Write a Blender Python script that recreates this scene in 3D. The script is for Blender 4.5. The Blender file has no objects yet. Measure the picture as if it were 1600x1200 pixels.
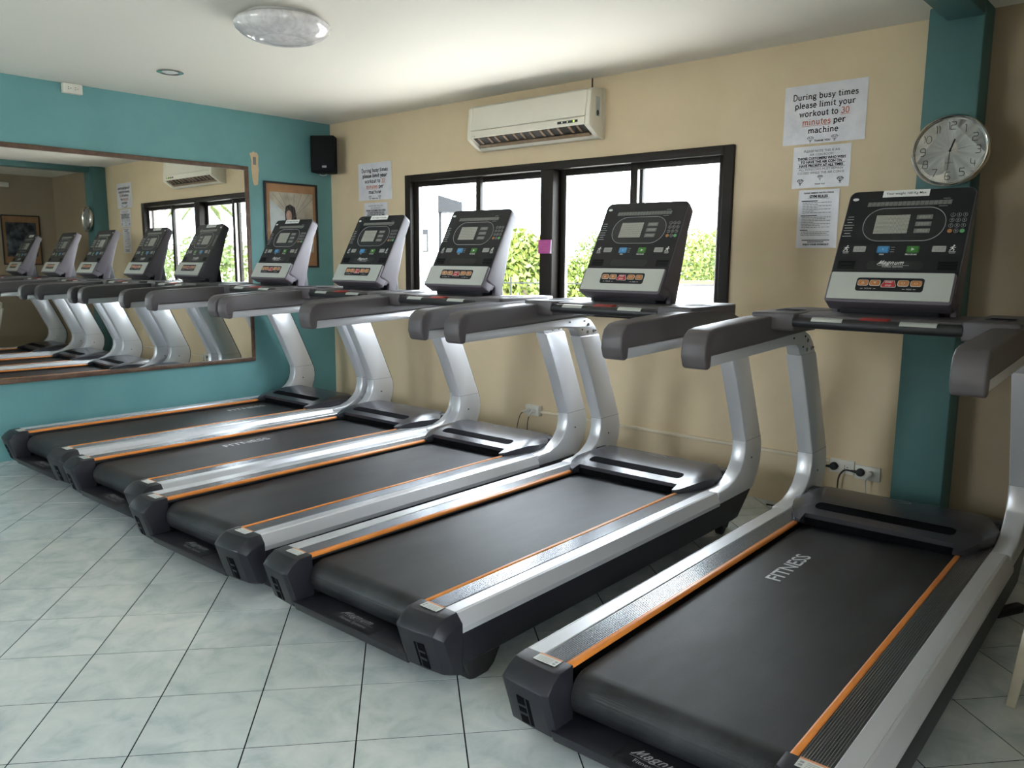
import bpy, bmesh, math, random
import numpy as np
from mathutils import Vector, Matrix

random.seed(7)
scene = bpy.context.scene
COL = scene.collection
PI = math.pi

# ------------------------------------------------------------------ camera
def make_camera():
    yaw, pitch, roll = -0.72692, 0.15190, 0.00866
    f_px = 1256.86
    fw = Vector((math.sin(yaw)*math.cos(pitch), math.cos(yaw)*math.cos(pitch), -math.sin(pitch)))
    r = Vector((math.cos(yaw), -math.sin(yaw), 0.0))
    u = r.cross(fw)
    r2 = math.cos(roll)*r + math.sin(roll)*u
    u2 = -math.sin(roll)*r + math.cos(roll)*u
    cd = bpy.data.cameras.new('camera')
    cd.sensor_width = 36.0
    cd.lens = f_px/1600.0*36.0
    cd.clip_start = 0.02
    cd.clip_end = 500
    co = bpy.data.objects.new('camera', cd)
    COL.objects.link(co)
    m = Matrix(((r2.x, u2.x, -fw.x, 5.841), (r2.y, u2.y, -fw.y, -4.225), (r2.z, u2.z, -fw.z, 1.317), (0, 0, 0, 1)))
    co.matrix_world = m
    scene.camera = co
make_camera()

# ------------------------------------------------------------------ light
SKY = 11.0
SUN = 14.0
EXPOSURE = 1.2
world = bpy.data.worlds.new('World')
scene.world = world
world.use_nodes = True
wn = world.node_tree.nodes
wn['Background'].inputs['Color'].default_value = (0.91, 0.97, 1.07, 1)
wn['Background'].inputs['Strength'].default_value = SKY
sun_d = bpy.data.lights.new('sun', 'SUN')
sun_d.energy = SUN
sun_d.angle = 0.009
sun_d.color = (1.0, 0.93, 0.82)
sun_o = bpy.data.objects.new('sun', sun_d)
COL.objects.link(sun_o)
sun_o.location = (3, -12, 14)
sun_o.rotation_euler = Vector((-0.55, 0.12, -0.82)).to_track_quat('-Z', 'Y').to_euler()

def portal(loc, rot, sx, sy):
    d = bpy.data.lights.new('window_portal', 'AREA')
    d.shape = 'RECTANGLE'; d.size = sx; d.size_y = sy
    d.cycles.is_portal = True
    o = bpy.data.objects.new('window_portal', d)
    COL.objects.link(o); o.location = loc; o.rotation_euler = rot
# room: x 0..ROOM_W, y ROOM_B..0, z 0..H
H = 2.44
ROOM_W = 6.5
ROOM_B = -7.2
WIN = (0.975, 3.715, 0.97, 1.96)                       # front window x0,x1,z0,z1
BACK_WINS = [(0.4, 2.4, 1.0, 2.15)]
RIGHT_WIN = (-4.6, -3.65, 0.06, 2.1)                  # unseen glazed door added in the right wall for side light: y0,y1,z0,z1
portal(((WIN[0]+WIN[1])/2, 0.2, (WIN[2]+WIN[3])/2), (-PI/2, 0, 0), WIN[1]-WIN[0], WIN[3]-WIN[2])
for (a, b, c, d) in BACK_WINS:
    portal(((a+b)/2, ROOM_B-0.2, (c+d)/2), (PI/2, 0, 0), b-a, d-c)

portal((ROOM_W+0.2, (RIGHT_WIN[0]+RIGHT_WIN[1])/2, (RIGHT_WIN[2]+RIGHT_WIN[3])/2), (0, PI/2, 0), RIGHT_WIN[3]-RIGHT_WIN[2], RIGHT_WIN[1]-RIGHT_WIN[0])

vs = scene.view_settings
vs.view_transform = 'Standard'
vs.look = 'None'
vs.exposure = EXPOSURE
vs.gamma = 1.0
vs.use_curve_mapping = False

# ------------------------------------------------------------------ materials
MATS = {}
def principled(name, col, rough=0.5, metal=0.0, spec=0.5, coat=0.0):
    m = bpy.data.materials.new(name); m.use_nodes = True
    b = m.node_tree.nodes['Principled BSDF']
    b.inputs['Base Color'].default_value = (*col, 1)
    b.inputs['Roughness'].default_value = rough
    b.inputs['Metallic'].default_value = metal
    b.inputs['Specular IOR Level'].default_value = spec
    b.inputs['Coat Weight'].default_value = coat
    MATS[name] = m
    return m
def nodes(m): return m.node_tree.nodes, m.node_tree.links, m.node_tree.nodes['Principled BSDF']
def noise_colour(m, c1, c2, scale=4.0, detail=6.0, rough=0.6, coord='Object', p0=0.35, p1=0.65):
    n, l, b = nodes(m)
    tc = n.new('ShaderNodeTexCoord'); no = n.new('ShaderNodeTexNoise'); cr = n.new('ShaderNodeValToRGB')
    no.inputs['Scale'].default_value = scale; no.inputs['Detail'].default_value = detail
    no.inputs['Roughness'].default_value = rough
    l.new(tc.outputs[coord], no.inputs['Vector']); l.new(no.outputs['Fac'], cr.inputs['Fac'])
    cr.color_ramp.elements[0].color = (*c1, 1); cr.color_ramp.elements[1].color = (*c2, 1)
    cr.color_ramp.elements[0].position = p0; cr.color_ramp.elements[1].position = p1
    l.new(cr.outputs['Color'], b.inputs['Base Color'])
    return no
def noise_bump(m, scale=80.0, strength=0.2, dist=0.002, detail=3.0, coord='Object'):
    n, l, b = nodes(m)
    tc = n.new('ShaderNodeTexCoord'); no = n.new('ShaderNodeTexNoise'); bp = n.new('ShaderNodeBump')
    no.inputs['Scale'].default_value = scale; no.inputs['Detail'].default_value = detail
    bp.inputs['Strength'].default_value = strength; bp.inputs['Distance'].default_value = dist
    l.new(tc.outputs[coord], no.inputs['Vector']); l.new(no.outputs['Fac'], bp.inputs['Height'])
    l.new(bp.outputs['Normal'], b.inputs['Normal'])
def brushed(m, axis_scale=(300, 2, 300), lo=0.25, hi=0.42):
    n, l, b = nodes(m)
    tc = n.new('ShaderNodeTexCoord'); mp = n.new('ShaderNodeMapping'); no = n.new('ShaderNodeTexNoise'); mr = n.new('ShaderNodeMapRange')
    mp.inputs['Scale'].default_value = axis_scale; no.inputs['Scale'].default_value = 1.0
    mr.inputs['To Min'].default_value = lo; mr.inputs['To Max'].default_value = hi
    l.new(tc.outputs['Object'], mp.inputs['Vector']); l.new(mp.outputs['Vector'], no.inputs['Vector'])
    l.new(no.outputs['Fac'], mr.inputs['Value']); l.new(mr.outputs['Result'], b.inputs['Roughness'])

def flat(name, col, rough=0.6, **k): return principled(name, col, rough, **k)

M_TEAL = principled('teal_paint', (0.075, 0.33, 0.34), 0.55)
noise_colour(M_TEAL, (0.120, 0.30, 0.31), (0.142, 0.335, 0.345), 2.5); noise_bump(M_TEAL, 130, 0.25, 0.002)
M_TEAL_SHADE = principled('shaded_teal_paint', (0.07, 0.18, 0.18), 0.55)  # wall teal darkened: shade on column and beam is put into the colour
noise_colour(M_TEAL_SHADE, (0.060, 0.155, 0.155), (0.072, 0.178, 0.178), 2.5); noise_bump(M_TEAL_SHADE, 130, 0.3, 0.002)
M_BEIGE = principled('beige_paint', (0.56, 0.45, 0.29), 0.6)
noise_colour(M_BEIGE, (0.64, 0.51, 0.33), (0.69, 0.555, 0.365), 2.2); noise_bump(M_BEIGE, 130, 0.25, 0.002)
M_BEIGE_SHADE = principled('shaded_beige_paint', (0.42, 0.32, 0.20), 0.65)  # beige darkened, so alcove and right wall carry their shade in the colour
noise_colour(M_BEIGE_SHADE, (0.32, 0.25, 0.165), (0.36, 0.28, 0.185), 2.2); noise_bump(M_BEIGE_SHADE, 130, 0.25, 0.002)
M_CEIL = principled('ceiling_paint', (0.80, 0.765, 0.695), 0.7); noise_bump(M_CEIL, 60, 0.1, 0.002)
M_GROUT = principled('dark_grout', (0.012, 0.013, 0.013), 0.85, spec=0.1); noise_bump(M_GROUT, 200, 0.3, 0.001)
M_TILE = principled('tile', (0.5, 0.58, 0.56), 0.15)
def tile_nodes(m):
    n, l, b = nodes(m)
    geo = n.new('ShaderNodeNewGeometry'); oi = n.new('ShaderNodeObjectInfo')
    add = n.new('ShaderNodeVectorMath'); add.operation = 'ADD'
    mul = n.new('ShaderNodeMath'); mul.operation = 'MULTIPLY'; mul.inputs[1].default_value = 37.0
    l.new(oi.outputs['Random'], mul.inputs[0])
    l.new(geo.outputs['Position'], add.inputs[0]); l.new(mul.outputs[0], add.inputs[1])
    no = n.new('ShaderNodeTexNoise'); no.inputs['Scale'].default_value = 8.0; no.inputs['Detail'].default_value = 9.0
    no.inputs['Roughness'].default_value = 0.62; no.inputs['Distortion'].default_value = 0.5
    l.new(add.outputs[0], no.inputs['Vector'])
    cr = n.new('ShaderNodeValToRGB')
    e = cr.color_ramp.elements
    e[0].position = 0.28; e[0].color = (0.39, 0.45, 0.45, 1)
    e[1].position = 0.72; e[1].color = (0.62, 0.645, 0.62, 1)
    k = cr.color_ramp.elements.new(0.5); k.color = (0.525, 0.57, 0.56, 1)
    l.new(no.outputs['Fac'], cr.inputs['Fac']); l.new(cr.outputs['Color'], b.inputs['Base Color'])
    no2 = n.new('ShaderNodeTexNoise'); no2.inputs['Scale'].default_value = 22.0; no2.inputs['Detail'].default_value = 3.0
    bp = n.new('ShaderNodeBump'); bp.inputs['Strength'].default_value = 0.12; bp.inputs['Distance'].default_value = 0.003
    l.new(geo.outputs['Position'], no2.inputs['Vector']); l.new(no2.outputs['Fac'], bp.inputs['Height'])
    l.new(bp.outputs['Normal'], b.inputs['Normal'])
tile_nodes(M_TILE)
M_FRAME = principled('bronze_aluminium', (0.016, 0.012, 0.009), 0.5, 0.0, spec=0.25); noise_bump(M_FRAME, 300, 0.1, 0.0005)
M_FRAMEL = principled('pale_aluminium', (0.5, 0.45, 0.43), 0.4, 0.5); noise_bump(M_FRAMEL, 300, 0.05, 0.0005)
M_SILVER = principled('silver_paint', (0.64, 0.645, 0.67), 0.33, 0.42); noise_bump(M_SILVER, 400, 0.03, 0.0003)
M_RIB = principled('grey_step_aluminium', (0.16, 0.165, 0.175), 0.30, 0.8); noise_bump(M_RIB, 400, 0.03, 0.0003)
M_RIDGE = principled('ridge_aluminium', (0.52, 0.53, 0.55), 0.22, 0.9); noise_bump(M_RIDGE, 400, 0.03, 0.0003)
M_DARK = principled('charcoal_plastic', (0.017, 0.017, 0.022), 0.42, spec=0.35); noise_bump(M_DARK, 500, 0.15, 0.0006)
M_HOOD = principled('hood_plastic', (0.036, 0.035, 0.043), 0.27); noise_bump(M_HOOD, 500, 0.12, 0.0006)
M_ARM = principled('arm_plastic', (0.085, 0.074, 0.078), 0.48); noise_bump(M_ARM, 500, 0.2, 0.0006)
M_BLACK = principled('black_plastic', (0.012, 0.012, 0.014), 0.45); noise_bump(M_BLACK, 400, 0.1, 0.0005)
M_VOID = principled('black_recess', (0.004, 0.004, 0.005), 0.8, spec=0.05); noise_bump(M_VOID, 400, 0.1, 0.0005)
M_ORANGE = principled('orange_trim', (0.72, 0.24, 0.045), 0.35); noise_colour(M_ORANGE, (0.68, 0.22, 0.04), (0.76, 0.26, 0.05), 6)
M_BELT = principled('running_belt', (0.020, 0.021, 0.024), 0.42, spec=0.4)
def belt_nodes(m):
    n, l, b = nodes(m)
    tc = n.new('ShaderNodeTexCoord'); mp = n.new('ShaderNodeMapping'); mp.inputs['Scale'].default_value = (1, 1, 1)
    wv = n.new('ShaderNodeTexWave'); wv.inputs['Scale'].default_value = 110.0; wv.bands_direction = 'X'
    wv2 = n.new('ShaderNodeTexWave'); wv2.inputs['Scale'].default_value = 110.0; wv2.bands_direction = 'Y'
    mx = n.new('ShaderNodeMath'); mx.operation = 'MULTIPLY'
    bp = n.new('ShaderNodeBump'); bp.inputs['Strength'].default_value = 0.35; bp.inputs['Distance'].default_value = 0.0015
    l.new(tc.outputs['Object'], mp.inputs['Vector'])
    l.new(mp.outputs['Vector'], wv.inputs['Vector']); l.new(mp.outputs['Vector'], wv2.inputs['Vector'])
    l.new(wv.outputs['Fac'], mx.inputs[0]); l.new(wv2.outputs['Fac'], mx.inputs[1])
    l.new(mx.outputs[0], bp.inputs['Height']); l.new(bp.outputs['Normal'], b.inputs['Normal'])
    no = n.new('ShaderNodeTexNoise'); no.inputs['Scale'].default_value = 3.0; no.inputs['Detail'].default_value = 5
    mp2 = n.new('ShaderNodeMapping'); mp2.inputs['Scale'].default_value = (3.0, 1.0, 1.0)
    l.new(tc.outputs['Object'], mp2.inputs['Vector']); l.new(mp2.outputs['Vector'], no.inputs['Vector'])
    cr = n.new('ShaderNodeValToRGB'); cr.color_ramp.elements[0].color = (0.009, 0.0095, 0.011, 1); cr.color_ramp.elements[1].color = (0.028, 0.029, 0.032, 1)
    cr.color_ramp.elements[0].position = 0.35; cr.color_ramp.elements[1].position = 0.75
    l.new(no.outputs['Fac'], cr.inputs['Fac']); l.new(cr.outputs['Color'], b.inputs['Base Color'])
belt_nodes(M_BELT)
M_BELTTXT = principled('belt_print', (0.42, 0.43, 0.45), 0.6); noise_colour(M_BELTTXT, (0.52, 0.53, 0.55), (0.66, 0.67, 0.69), 60)
M_CONS = principled('console_black', (0.011, 0.011, 0.013), 0.45, spec=0.35); noise_bump(M_CONS, 500, 0.1, 0.0004)
M_CSIDE = principled('console_shell', (0.10, 0.085, 0.10), 0.42); noise_bump(M_CSIDE, 500, 0.1, 0.0004)
M_PANEL = principled('satin_silver_panel', (0.50, 0.52, 0.49), 0.4, 0.35); noise_bump(M_PANEL, 600, 0.1, 0.0003)
M_LCD = principled('lcd_grey', (0.30, 0.30, 0.27), 0.35); noise_colour(M_LCD, (0.27, 0.27, 0.25), (0.34, 0.34, 0.31), 60)
M_LCDD = principled('lcd_dark_grey', (0.16, 0.16, 0.15), 0.35); noise_colour(M_LCDD, (0.14, 0.14, 0.13), (0.18, 0.18, 0.17), 60)
M_WHITE = principled('print_white', (0.72, 0.72, 0.70), 0.5); noise_bump(M_WHITE, 300, 0.05, 0.0003)
M_GREYP = principled('print_grey', (0.30, 0.30, 0.31), 0.5); noise_bump(M_GREYP, 300, 0.05, 0.0003)
M_INK = principled('print_black', (0.018, 0.016, 0.016), 0.7); noise_bump(M_INK, 300, 0.05, 0.0003)
M_INKR = principled('print_red', (0.62, 0.20, 0.15), 0.7); noise_bump(M_INKR, 300, 0.05, 0.0003)
M_INKG = principled('print_faint', (0.22, 0.21, 0.21), 0.7); noise_bump(M_INKG, 300, 0.05, 0.0003)
M_PAPER = principled('laminated_paper', (0.66, 0.65, 0.69), 0.32); noise_colour(M_PAPER, (0.62, 0.61, 0.65), (0.70, 0.69, 0.72), 9); noise_bump(M_PAPER, 14, 0.25, 0.006)
M_BTNO = principled('button_orange', (0.44, 0.18, 0.055), 0.4); noise_bump(M_BTNO, 300, 0.05, 0.0003)
M_BTNR = principled('button_red', (0.40, 0.022, 0.028), 0.4); noise_bump(M_BTNR, 300, 0.05, 0.0003)
M_BTNB = principled('button_blue', (0.06, 0.25, 0.50), 0.4); noise_bump(M_BTNB, 300, 0.05, 0.0003)
M_BTNG = principled('button_green', (0.05, 0.20, 0.03), 0.4); noise_bump(M_BTNG, 300, 0.05, 0.0003)
M_KEYG = principled('key_green', (0.12, 0.42, 0.16), 0.4); noise_bump(M_KEYG, 300, 0.05, 0.0003)
M_RED = principled('stop_red', (0.30, 0.014, 0.014), 0.45); noise_bump(M_RED, 300, 0.05, 0.0003)
M_CHROME = principled('chrome', (0.72, 0.70, 0.66), 0.16, 1.0); noise_bump(M_CHROME, 40, 0.03, 0.0005)
M_BOLT = principled('steel_bolt', (0.30, 0.29, 0.28), 0.3, 0.9); noise_bump(M_BOLT, 200, 0.05, 0.0005)
M_WARN = principled('warning_paper', (0.60, 0.62, 0.58), 0.4); noise_bump(M_WARN, 200, 0.05, 0.0005)
M_WARNO = principled('warning_orange', (0.66, 0.30, 0.16), 0.4); noise_bump(M_WARNO, 200, 0.05, 0.0005)
M_AC = principled('aged_white_plastic', (0.70, 0.66, 0.56), 0.42); noise_colour(M_AC, (0.68, 0.64, 0.54), (0.72, 0.68, 0.58), 3)
M_ACIN = principled('ac_inside', (0.035, 0.022, 0.016), 0.6); noise_colour(M_ACIN, (0.006, 0.004, 0.003), (0.02, 0.012, 0.008), 40)
M_ACV = principled('ac_vane', (0.45, 0.33, 0.20), 0.5); noise_colour(M_ACV, (0.20, 0.13, 0.075), (0.30, 0.21, 0.13), 25)
M_LED = principled('green_indicator', (0.2, 0.6, 0.05), 0.4)
def emit(m, col, s):
    _, _, b = nodes(m); b.inputs['Emission Color'].default_value = (*col, 1); b.inputs['Emission Strength'].default_value = s
emit(M_LED, (0.45, 0.9, 0.08), 1.2); noise_bump(M_LED, 200, 0.02, 0.0002)
M_LEDW = principled('white_indicator', (0.7, 0.7, 0.6), 0.4); emit(M_LEDW, (0.8, 0.85, 0.6), 0.5); noise_bump(M_LEDW, 200, 0.02, 0.0002)
M_WOODF = principled('dark_wood_frame', (0.10, 0.055, 0.033), 0.5); noise_colour(M_WOODF, (0.08, 0.04, 0.025), (0.14, 0.08, 0.05), 18)
M_MIRROR = principled('mirror_glass', (0.80, 0.82, 0.80), 0.012, 1.0); noise_bump(M_MIRROR, 1.5, 0.004, 0.002)
M_MAT = principled('tan_mat_board', (0.36, 0.19, 0.085), 0.6); noise_colour(M_MAT, (0.33, 0.17, 0.075), (0.40, 0.215, 0.10), 14)
M_PHOTO1 = principled('photo_pale', (0.42, 0.38, 0.30), 0.3); noise_colour(M_PHOTO1, (0.28, 0.25, 0.19), (0.55, 0.50, 0.41), 5)
M_PHOTO2 = principled('photo_dark', (0.06, 0.06, 0.07), 0.3); noise_colour(M_PHOTO2, (0.012, 0.014, 0.02), (0.20, 0.21, 0.23), 9, p0=0.42, p1=0.72)
M_PHOTOB = principled('photo_pale_blue', (0.42, 0.48, 0.50), 0.3); noise_colour(M_PHOTOB, (0.36, 0.42, 0.44), (0.5, 0.55, 0.55), 7)
M_HAIR = principled('photo_dark_brown', (0.03, 0.02, 0.018), 0.4); noise_colour(M_HAIR, (0.02, 0.014, 0.012), (0.05, 0.035, 0.03), 30)
M_SKIN = principled('photo_skin', (0.40, 0.25, 0.19), 0.4); noise_colour(M_SKIN, (0.34, 0.2, 0.15), (0.45, 0.29, 0.22), 30)
M_SPK = principled('speaker_black', (0.006, 0.006, 0.007), 0.6, spec=0.15); noise_bump(M_SPK, 700, 0.5, 0.001)
M_PLATE = principled('outlet_white', (0.66, 0.64, 0.57), 0.4); noise_bump(M_PLATE, 200, 0.03, 0.0003)
M_CREAM = principled('cream_trunking', (0.55, 0.46, 0.32), 0.5); noise_colour(M_CREAM, (0.60, 0.52, 0.38), (0.68, 0.59, 0.45), 8)
M_PATCH = principled('bare_plaster', (0.60, 0.45, 0.29), 0.7); noise_colour(M_PATCH, (0.56, 0.42, 0.27), (0.64, 0.48, 0.31), 20)
M_PLATEG = principled('grey_metal_plate', (0.22, 0.22, 0.22), 0.5, 0.5); noise_bump(M_PLATEG, 100, 0.1, 0.0005)
M_RUBBER = principled('black_rubber', (0.012, 0.012, 0.012), 0.6); noise_bump(M_RUBBER, 300, 0.2, 0.0005)
M_WCORD = principled('white_cord', (0.62, 0.60, 0.55), 0.5); noise_bump(M_WCORD, 300, 0.1, 0.0005)
M_PINK = principled('pink_note', (0.72, 0.13, 0.42), 0.6); noise_colour(M_PINK, (0.42, 0.065, 0.27), (0.50, 0.09, 0.33), 40)
M_CHAIR = principled('cream_chair_plastic', (0.58, 0.53, 0.42), 0.45); noise_colour(M_CHAIR, (0.54, 0.49, 0.38), (0.62, 0.57, 0.46), 9)
M_DOME = principled('frosted_dome', (0.72, 0.70, 0.71), 0.12, coat=0.3); noise_colour(M_DOME, (0.60, 0.58, 0.60), (0.76, 0.74, 0.75), 34, detail=3)
M_LAMPB = principled('lamp_base', (0.55, 0.56, 0.56), 0.4); noise_bump(M_LAMPB, 100, 0.05, 0.0005)
M_CLOCKF = principled('clock_face', (0.90, 0.93, 0.91), 0.8, spec=0.1); noise_bump(M_CLOCKF, 100, 0.02, 0.0003)
M_GLASS = bpy.data.materials.new('window_glass'); M_GLASS.use_nodes = True
def glass_nodes(m, tint=(0.95, 0.97, 0.96), base=0.025, edge=0.7):
    n, l = m.node_tree.nodes, m.node_tree.links
    n.remove(n['Principled BSDF'])
    t = n.new('ShaderNodeBsdfTransparent'); t.inputs['Color'].default_value = (*tint, 1)
    g = n.new('ShaderNodeBsdfGlossy'); g.inputs['Roughness'].default_value = 0.02
    lw = n.new('ShaderNodeLayerWeight'); lw.inputs['Blend'].default_value = 0.5
    pw = n.new('ShaderNodeMath'); pw.operation = 'POWER'; pw.inputs[1].default_value = 4.0
    fr = n.new('ShaderNodeMath'); fr.operation = 'MULTIPLY_ADD'; fr.inputs[1].default_value = edge; fr.inputs[2].default_value = base
    l.new(lw.outputs['Facing'], pw.inputs[0]); l.new(pw.outputs[0], fr.inputs[0])
    mx = n.new('ShaderNodeMixShader')
    l.new(fr.outputs[0], mx.inputs[0]); l.new(t.outputs[0], mx.inputs[1]); l.new(g.outputs[0], mx.inputs[2])
    l.new(mx.outputs[0], n['Material Output'].inputs['Surface'])
glass_nodes(M_GLASS)
M_LENS = bpy.data.materials.new('anti_glare_glass'); M_LENS.use_nodes = True
glass_nodes(M_LENS, (0.99, 0.99, 0.99), 0.003, 0.25)
M_DOTS = principled('dot_matrix', (0.3, 0.3, 0.26), 0.4)
def dots_nodes(m):
    n, l, b = nodes(m)
    tc = n.new('ShaderNodeTexCoord'); sp = n.new('ShaderNodeSeparateXYZ'); l.new(tc.outputs['Generated'], sp.inputs[0])
    outs = []
    for ax, k in (('X', 26), ('Y', 15)):
        a = n.new('ShaderNodeMath'); a.operation = 'MULTIPLY'; a.inputs[1].default_value = k; l.new(sp.outputs[ax], a.inputs[0])
        f = n.new('ShaderNodeMath'); f.operation = 'FRACT'; l.new(a.outputs[0], f.inputs[0])
        c = n.new('ShaderNodeMath'); c.operation = 'COMPARE'; c.inputs[1].default_value = 0.5; c.inputs[2].default_value = 0.33; l.new(f.outputs[0], c.inputs[0])
        outs.append(c)
    mu = n.new('ShaderNodeMath'); mu.operation = 'MULTIPLY'; l.new(outs[0].outputs[0], mu.inputs[0]); l.new(outs[1].outputs[0], mu.inputs[1])
    cr = n.new('ShaderNodeValToRGB'); cr.color_ramp.elements[0].color = (0.14, 0.135, 0.12, 1); cr.color_ramp.elements[1].color = (0.50, 0.49, 0.43, 1)
    l.new(mu.outputs[0], cr.inputs['Fac']); l.new(cr.outputs['Color'], b.inputs['Base Color'])
dots_nodes(M_DOTS)
def leaf_mat(name, c1, c2):
    m = principled(name, c1, 0.6)
    noise_colour(m, c1, c2, 1.6, detail=3, coord='Object')
    return m
M_LEAF1 = leaf_mat('leaf_yellow_green', (0.055, 0.085, 0.006), (0.11, 0.135, 0.012))
M_LEAF2 = leaf_mat('leaf_mid_green', (0.035, 0.06, 0.006), (0.08, 0.11, 0.012))
M_BARK = principled('bark', (0.16, 0.12, 0.09), 0.8); noise_bump(M_BARK, 12, 0.6, 0.02)
M_OUTG = principled('outside_concrete', (0.45, 0.43, 0.40), 0.8); noise_colour(M_OUTG, (0.42, 0.40, 0.37), (0.5, 0.48, 0.45), 0.5)
M_OUTW = principled('outside_white_render', (0.75, 0.74, 0.72), 0.8); noise_colour(M_OUTW, (0.72, 0.71, 0.69), (0.78, 0.77, 0.75), 0.6)
M_OUTS = principled('outside_grey_steel', (0.014, 0.015, 0.017), 0.7, spec=0.1); noise_bump(M_OUTS, 10, 0.1, 0.01)
M_ROOFR = principled('outside_red_roof', (0.28, 0.07, 0.06), 0.7); noise_colour(M_ROOFR, (0.07, 0.018, 0.016), (0.10, 0.03, 0.025), 3)
M_ORANGEB = principled('outside_orange', (0.42, 0.10, 0.03), 0.7); noise_colour(M_ORANGEB, (0.11, 0.025, 0.008), (0.14, 0.035, 0.012), 3)

# ------------------------------------------------------------------ mesh helpers
class MB:
    def __init__(s): s.v = []; s.f = []; s.sm = []
    def add(s, vs_, fs, smooth=False):
        o = len(s.v); s.v += [tuple(p) for p in vs_]
        for q in fs: s.f.append(tuple(i+o for i in q)); s.sm.append(smooth)
        return s
    def box(s, x0, x1, y0, y1, z0, z1):
        v = [(x, y, z) for z in (z0, z1) for y in (y0, y1) for x in (x0, x1)]
        return s.add(v, [(0, 2, 3, 1), (4, 5, 7, 6), (0, 1, 5, 4), (2, 6, 7, 3), (0, 4, 6, 2), (1, 3, 7, 5)])
    def prism(s, poly, a0, a1, axis='x', smooth=False):
        """poly: 2d points; axis x -> (y,z), y -> (x,z), z -> (x,y)"""
        n = len(poly)
        def P(p, a): return (a, p[0], p[1]) if axis == 'x' else (p[0], a, p[1]) if axis == 'y' else (p[0], p[1], a)
        v = [P(p, a0) for p in poly]+[P(p, a1) for p in poly]
        area = sum(poly[i][0]*poly[(i+1) % n][1]-poly[(i+1) % n][0]*poly[i][1] for i in range(n))
        ccw = area > 0
        flip = (axis == 'y')
        fs = []
        lo = tuple(range(n)); hi = tuple(range(n, 2*n))
        if ccw != flip: fs += [lo[::-1], hi]
        else: fs += [lo, hi[::-1]]
        o = len(s.f); s.add(v, fs)
        sides = []
        for i in range(n):
            j = (i+1) % n
            q = (i, j, j+n, i+n)
            sides.append(q if ccw != flip else q[::-1])
        base = len(s.v)-2*n
        for q in sides: s.f.append(tuple(i+base for i in q)); s.sm.append(smooth)
        return s
    def tube(s, path, r, n=10, cap=True, closed=False):
        path = [Vector(p) for p in path]
        m = len(path); rings = []
        up = None
        base = len(s.v)
        for i, p in enumerate(path):
            if closed: d = path[(i+1) % m]-path[i-1]
            else: d = path[min(i+1, m-1)]-path[max(i-1, 0)]
            d.normalize()
            if up is None:
                up = Vector((0, 0, 1)) if abs(d.z) < 0.9 else Vector((1, 0, 0))
            a = d.cross(up).normalized(); up = a.cross(d).normalized()
            rr = r[i] if isinstance(r, (list, tuple)) else r
            for k in range(n):
                t = 2*PI*k/n
                s.v.append(tuple(p+a*math.cos(t)*rr+up*math.sin(t)*rr))
        for i in range(m if closed else m-1):
            for k in range(n):
                k2 = (k+1) % n; i2 = (i+1) % m
                s.f.append((base+i*n+k, base+i*n+k2, base+i2*n+k2, base+i2*n+k)); s.sm.append(True)
        if cap and not closed:
            s.f.append(tuple(base+k for k in range(n))[::-1]); s.sm.append(False)
            s.f.append(tuple(base+(m-1)*n+k for k in range(n))); s.sm.append(False)
        return s
    def lathe(s, prof, n=32, origin=(0, 0, 0), axis='z', flat_=False):
        """prof: (r, h) list"""
        base = len(s.v); O = Vector(origin)
        for (r, h) in prof:
            for k in range(n):
                t = 2*PI*k/n
                if axis == 'z': p = Vector((r*math.cos(t), r*math.sin(t), h))
                elif axis == 'y': p = Vector((r*math.cos(t), -h, r*math.sin(t)))
                else: p = Vector((h, r*math.cos(t), r*math.sin(t)))
                s.v.append(tuple(O+p))
        for i in range(len(prof)-1):
            for k in range(n):
                k2 = (k+1) % n
                s.f.append((base+i*n+k, base+i*n+k2, base+(i+1)*n+k2, base+(i+1)*n+k)); s.sm.append(not flat_)
        s.f.append(tuple(base+k for k in range(n))[::-1]); s.sm.append(False)
        s.f.append(tuple(base+(len(prof)-1)*n+k for k in range(n))); s.sm.append(False)
        return s
    def grid(s, fn, nu, nv, smooth=True):
        base = len(s.v)
        for i in range(nu+1):
            for j in range(nv+1): s.v.append(tuple(fn(i/nu, j/nv)))
        for i in range(nu):
            for j in range(nv):
                a = base+i*(nv+1)+j
                s.f.append((a, a+nv+1, a+nv+2, a+1)); s.sm.append(smooth)
        return s
    def xf(s, M, start=0):
        for i in range(start, len(s.v)): s.v[i] = tuple(M @ Vector(s.v[i]))
        return s
    def mesh(s, name, bevel=0.0, segs=2, fix=True):
        me = bpy.data.meshes.new(name)
        me.from_pydata(s.v, [], s.f)
        me.polygons.foreach_set('use_smooth', s.sm)
        if bevel or fix:
            bm = bmesh.new(); bm.from_mesh(me)
            if fix: bmesh.ops.recalc_face_normals(bm, faces=bm.faces)
            if bevel:
                es = [e for e in bm.edges if len(e.link_faces) == 2 and e.calc_face_angle(0) > 0.35]
                if es:
                    r = bmesh.ops.bevel(bm, geom=es, offset=bevel, segments=segs, affect='EDGES', profile=0.5, clamp_overlap=True)
                    for f in r['faces']: f.smooth = True
            bm.to_mesh(me); bm.free()
        if any(s.sm) or bevel: me.set_sharp_from_angle(angle=math.radians(50))
        return me
def link(name, me, mat, parent=None, loc=None):
    o = bpy.data.objects.new(name, me)
    COL.objects.link(o)
    if mat is not None and len(me.materials) == 0: me.materials.append(mat)
    if parent: o.parent = parent
    if loc is not None: o.location = loc
    return o
def obj(name, mb, mat, parent=None, bevel=0.0, segs=2, fix=True, loc=None):
    return link(name, mb.mesh(name, bevel, segs, fix), mat, parent, loc)
def tag(o, label, cat=None, group=None, kind=None):
    if label: o['label'] = label
    if cat: o['category'] = cat
    if group: o['group'] = group
    if kind: o['kind'] = kind
    return o
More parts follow.
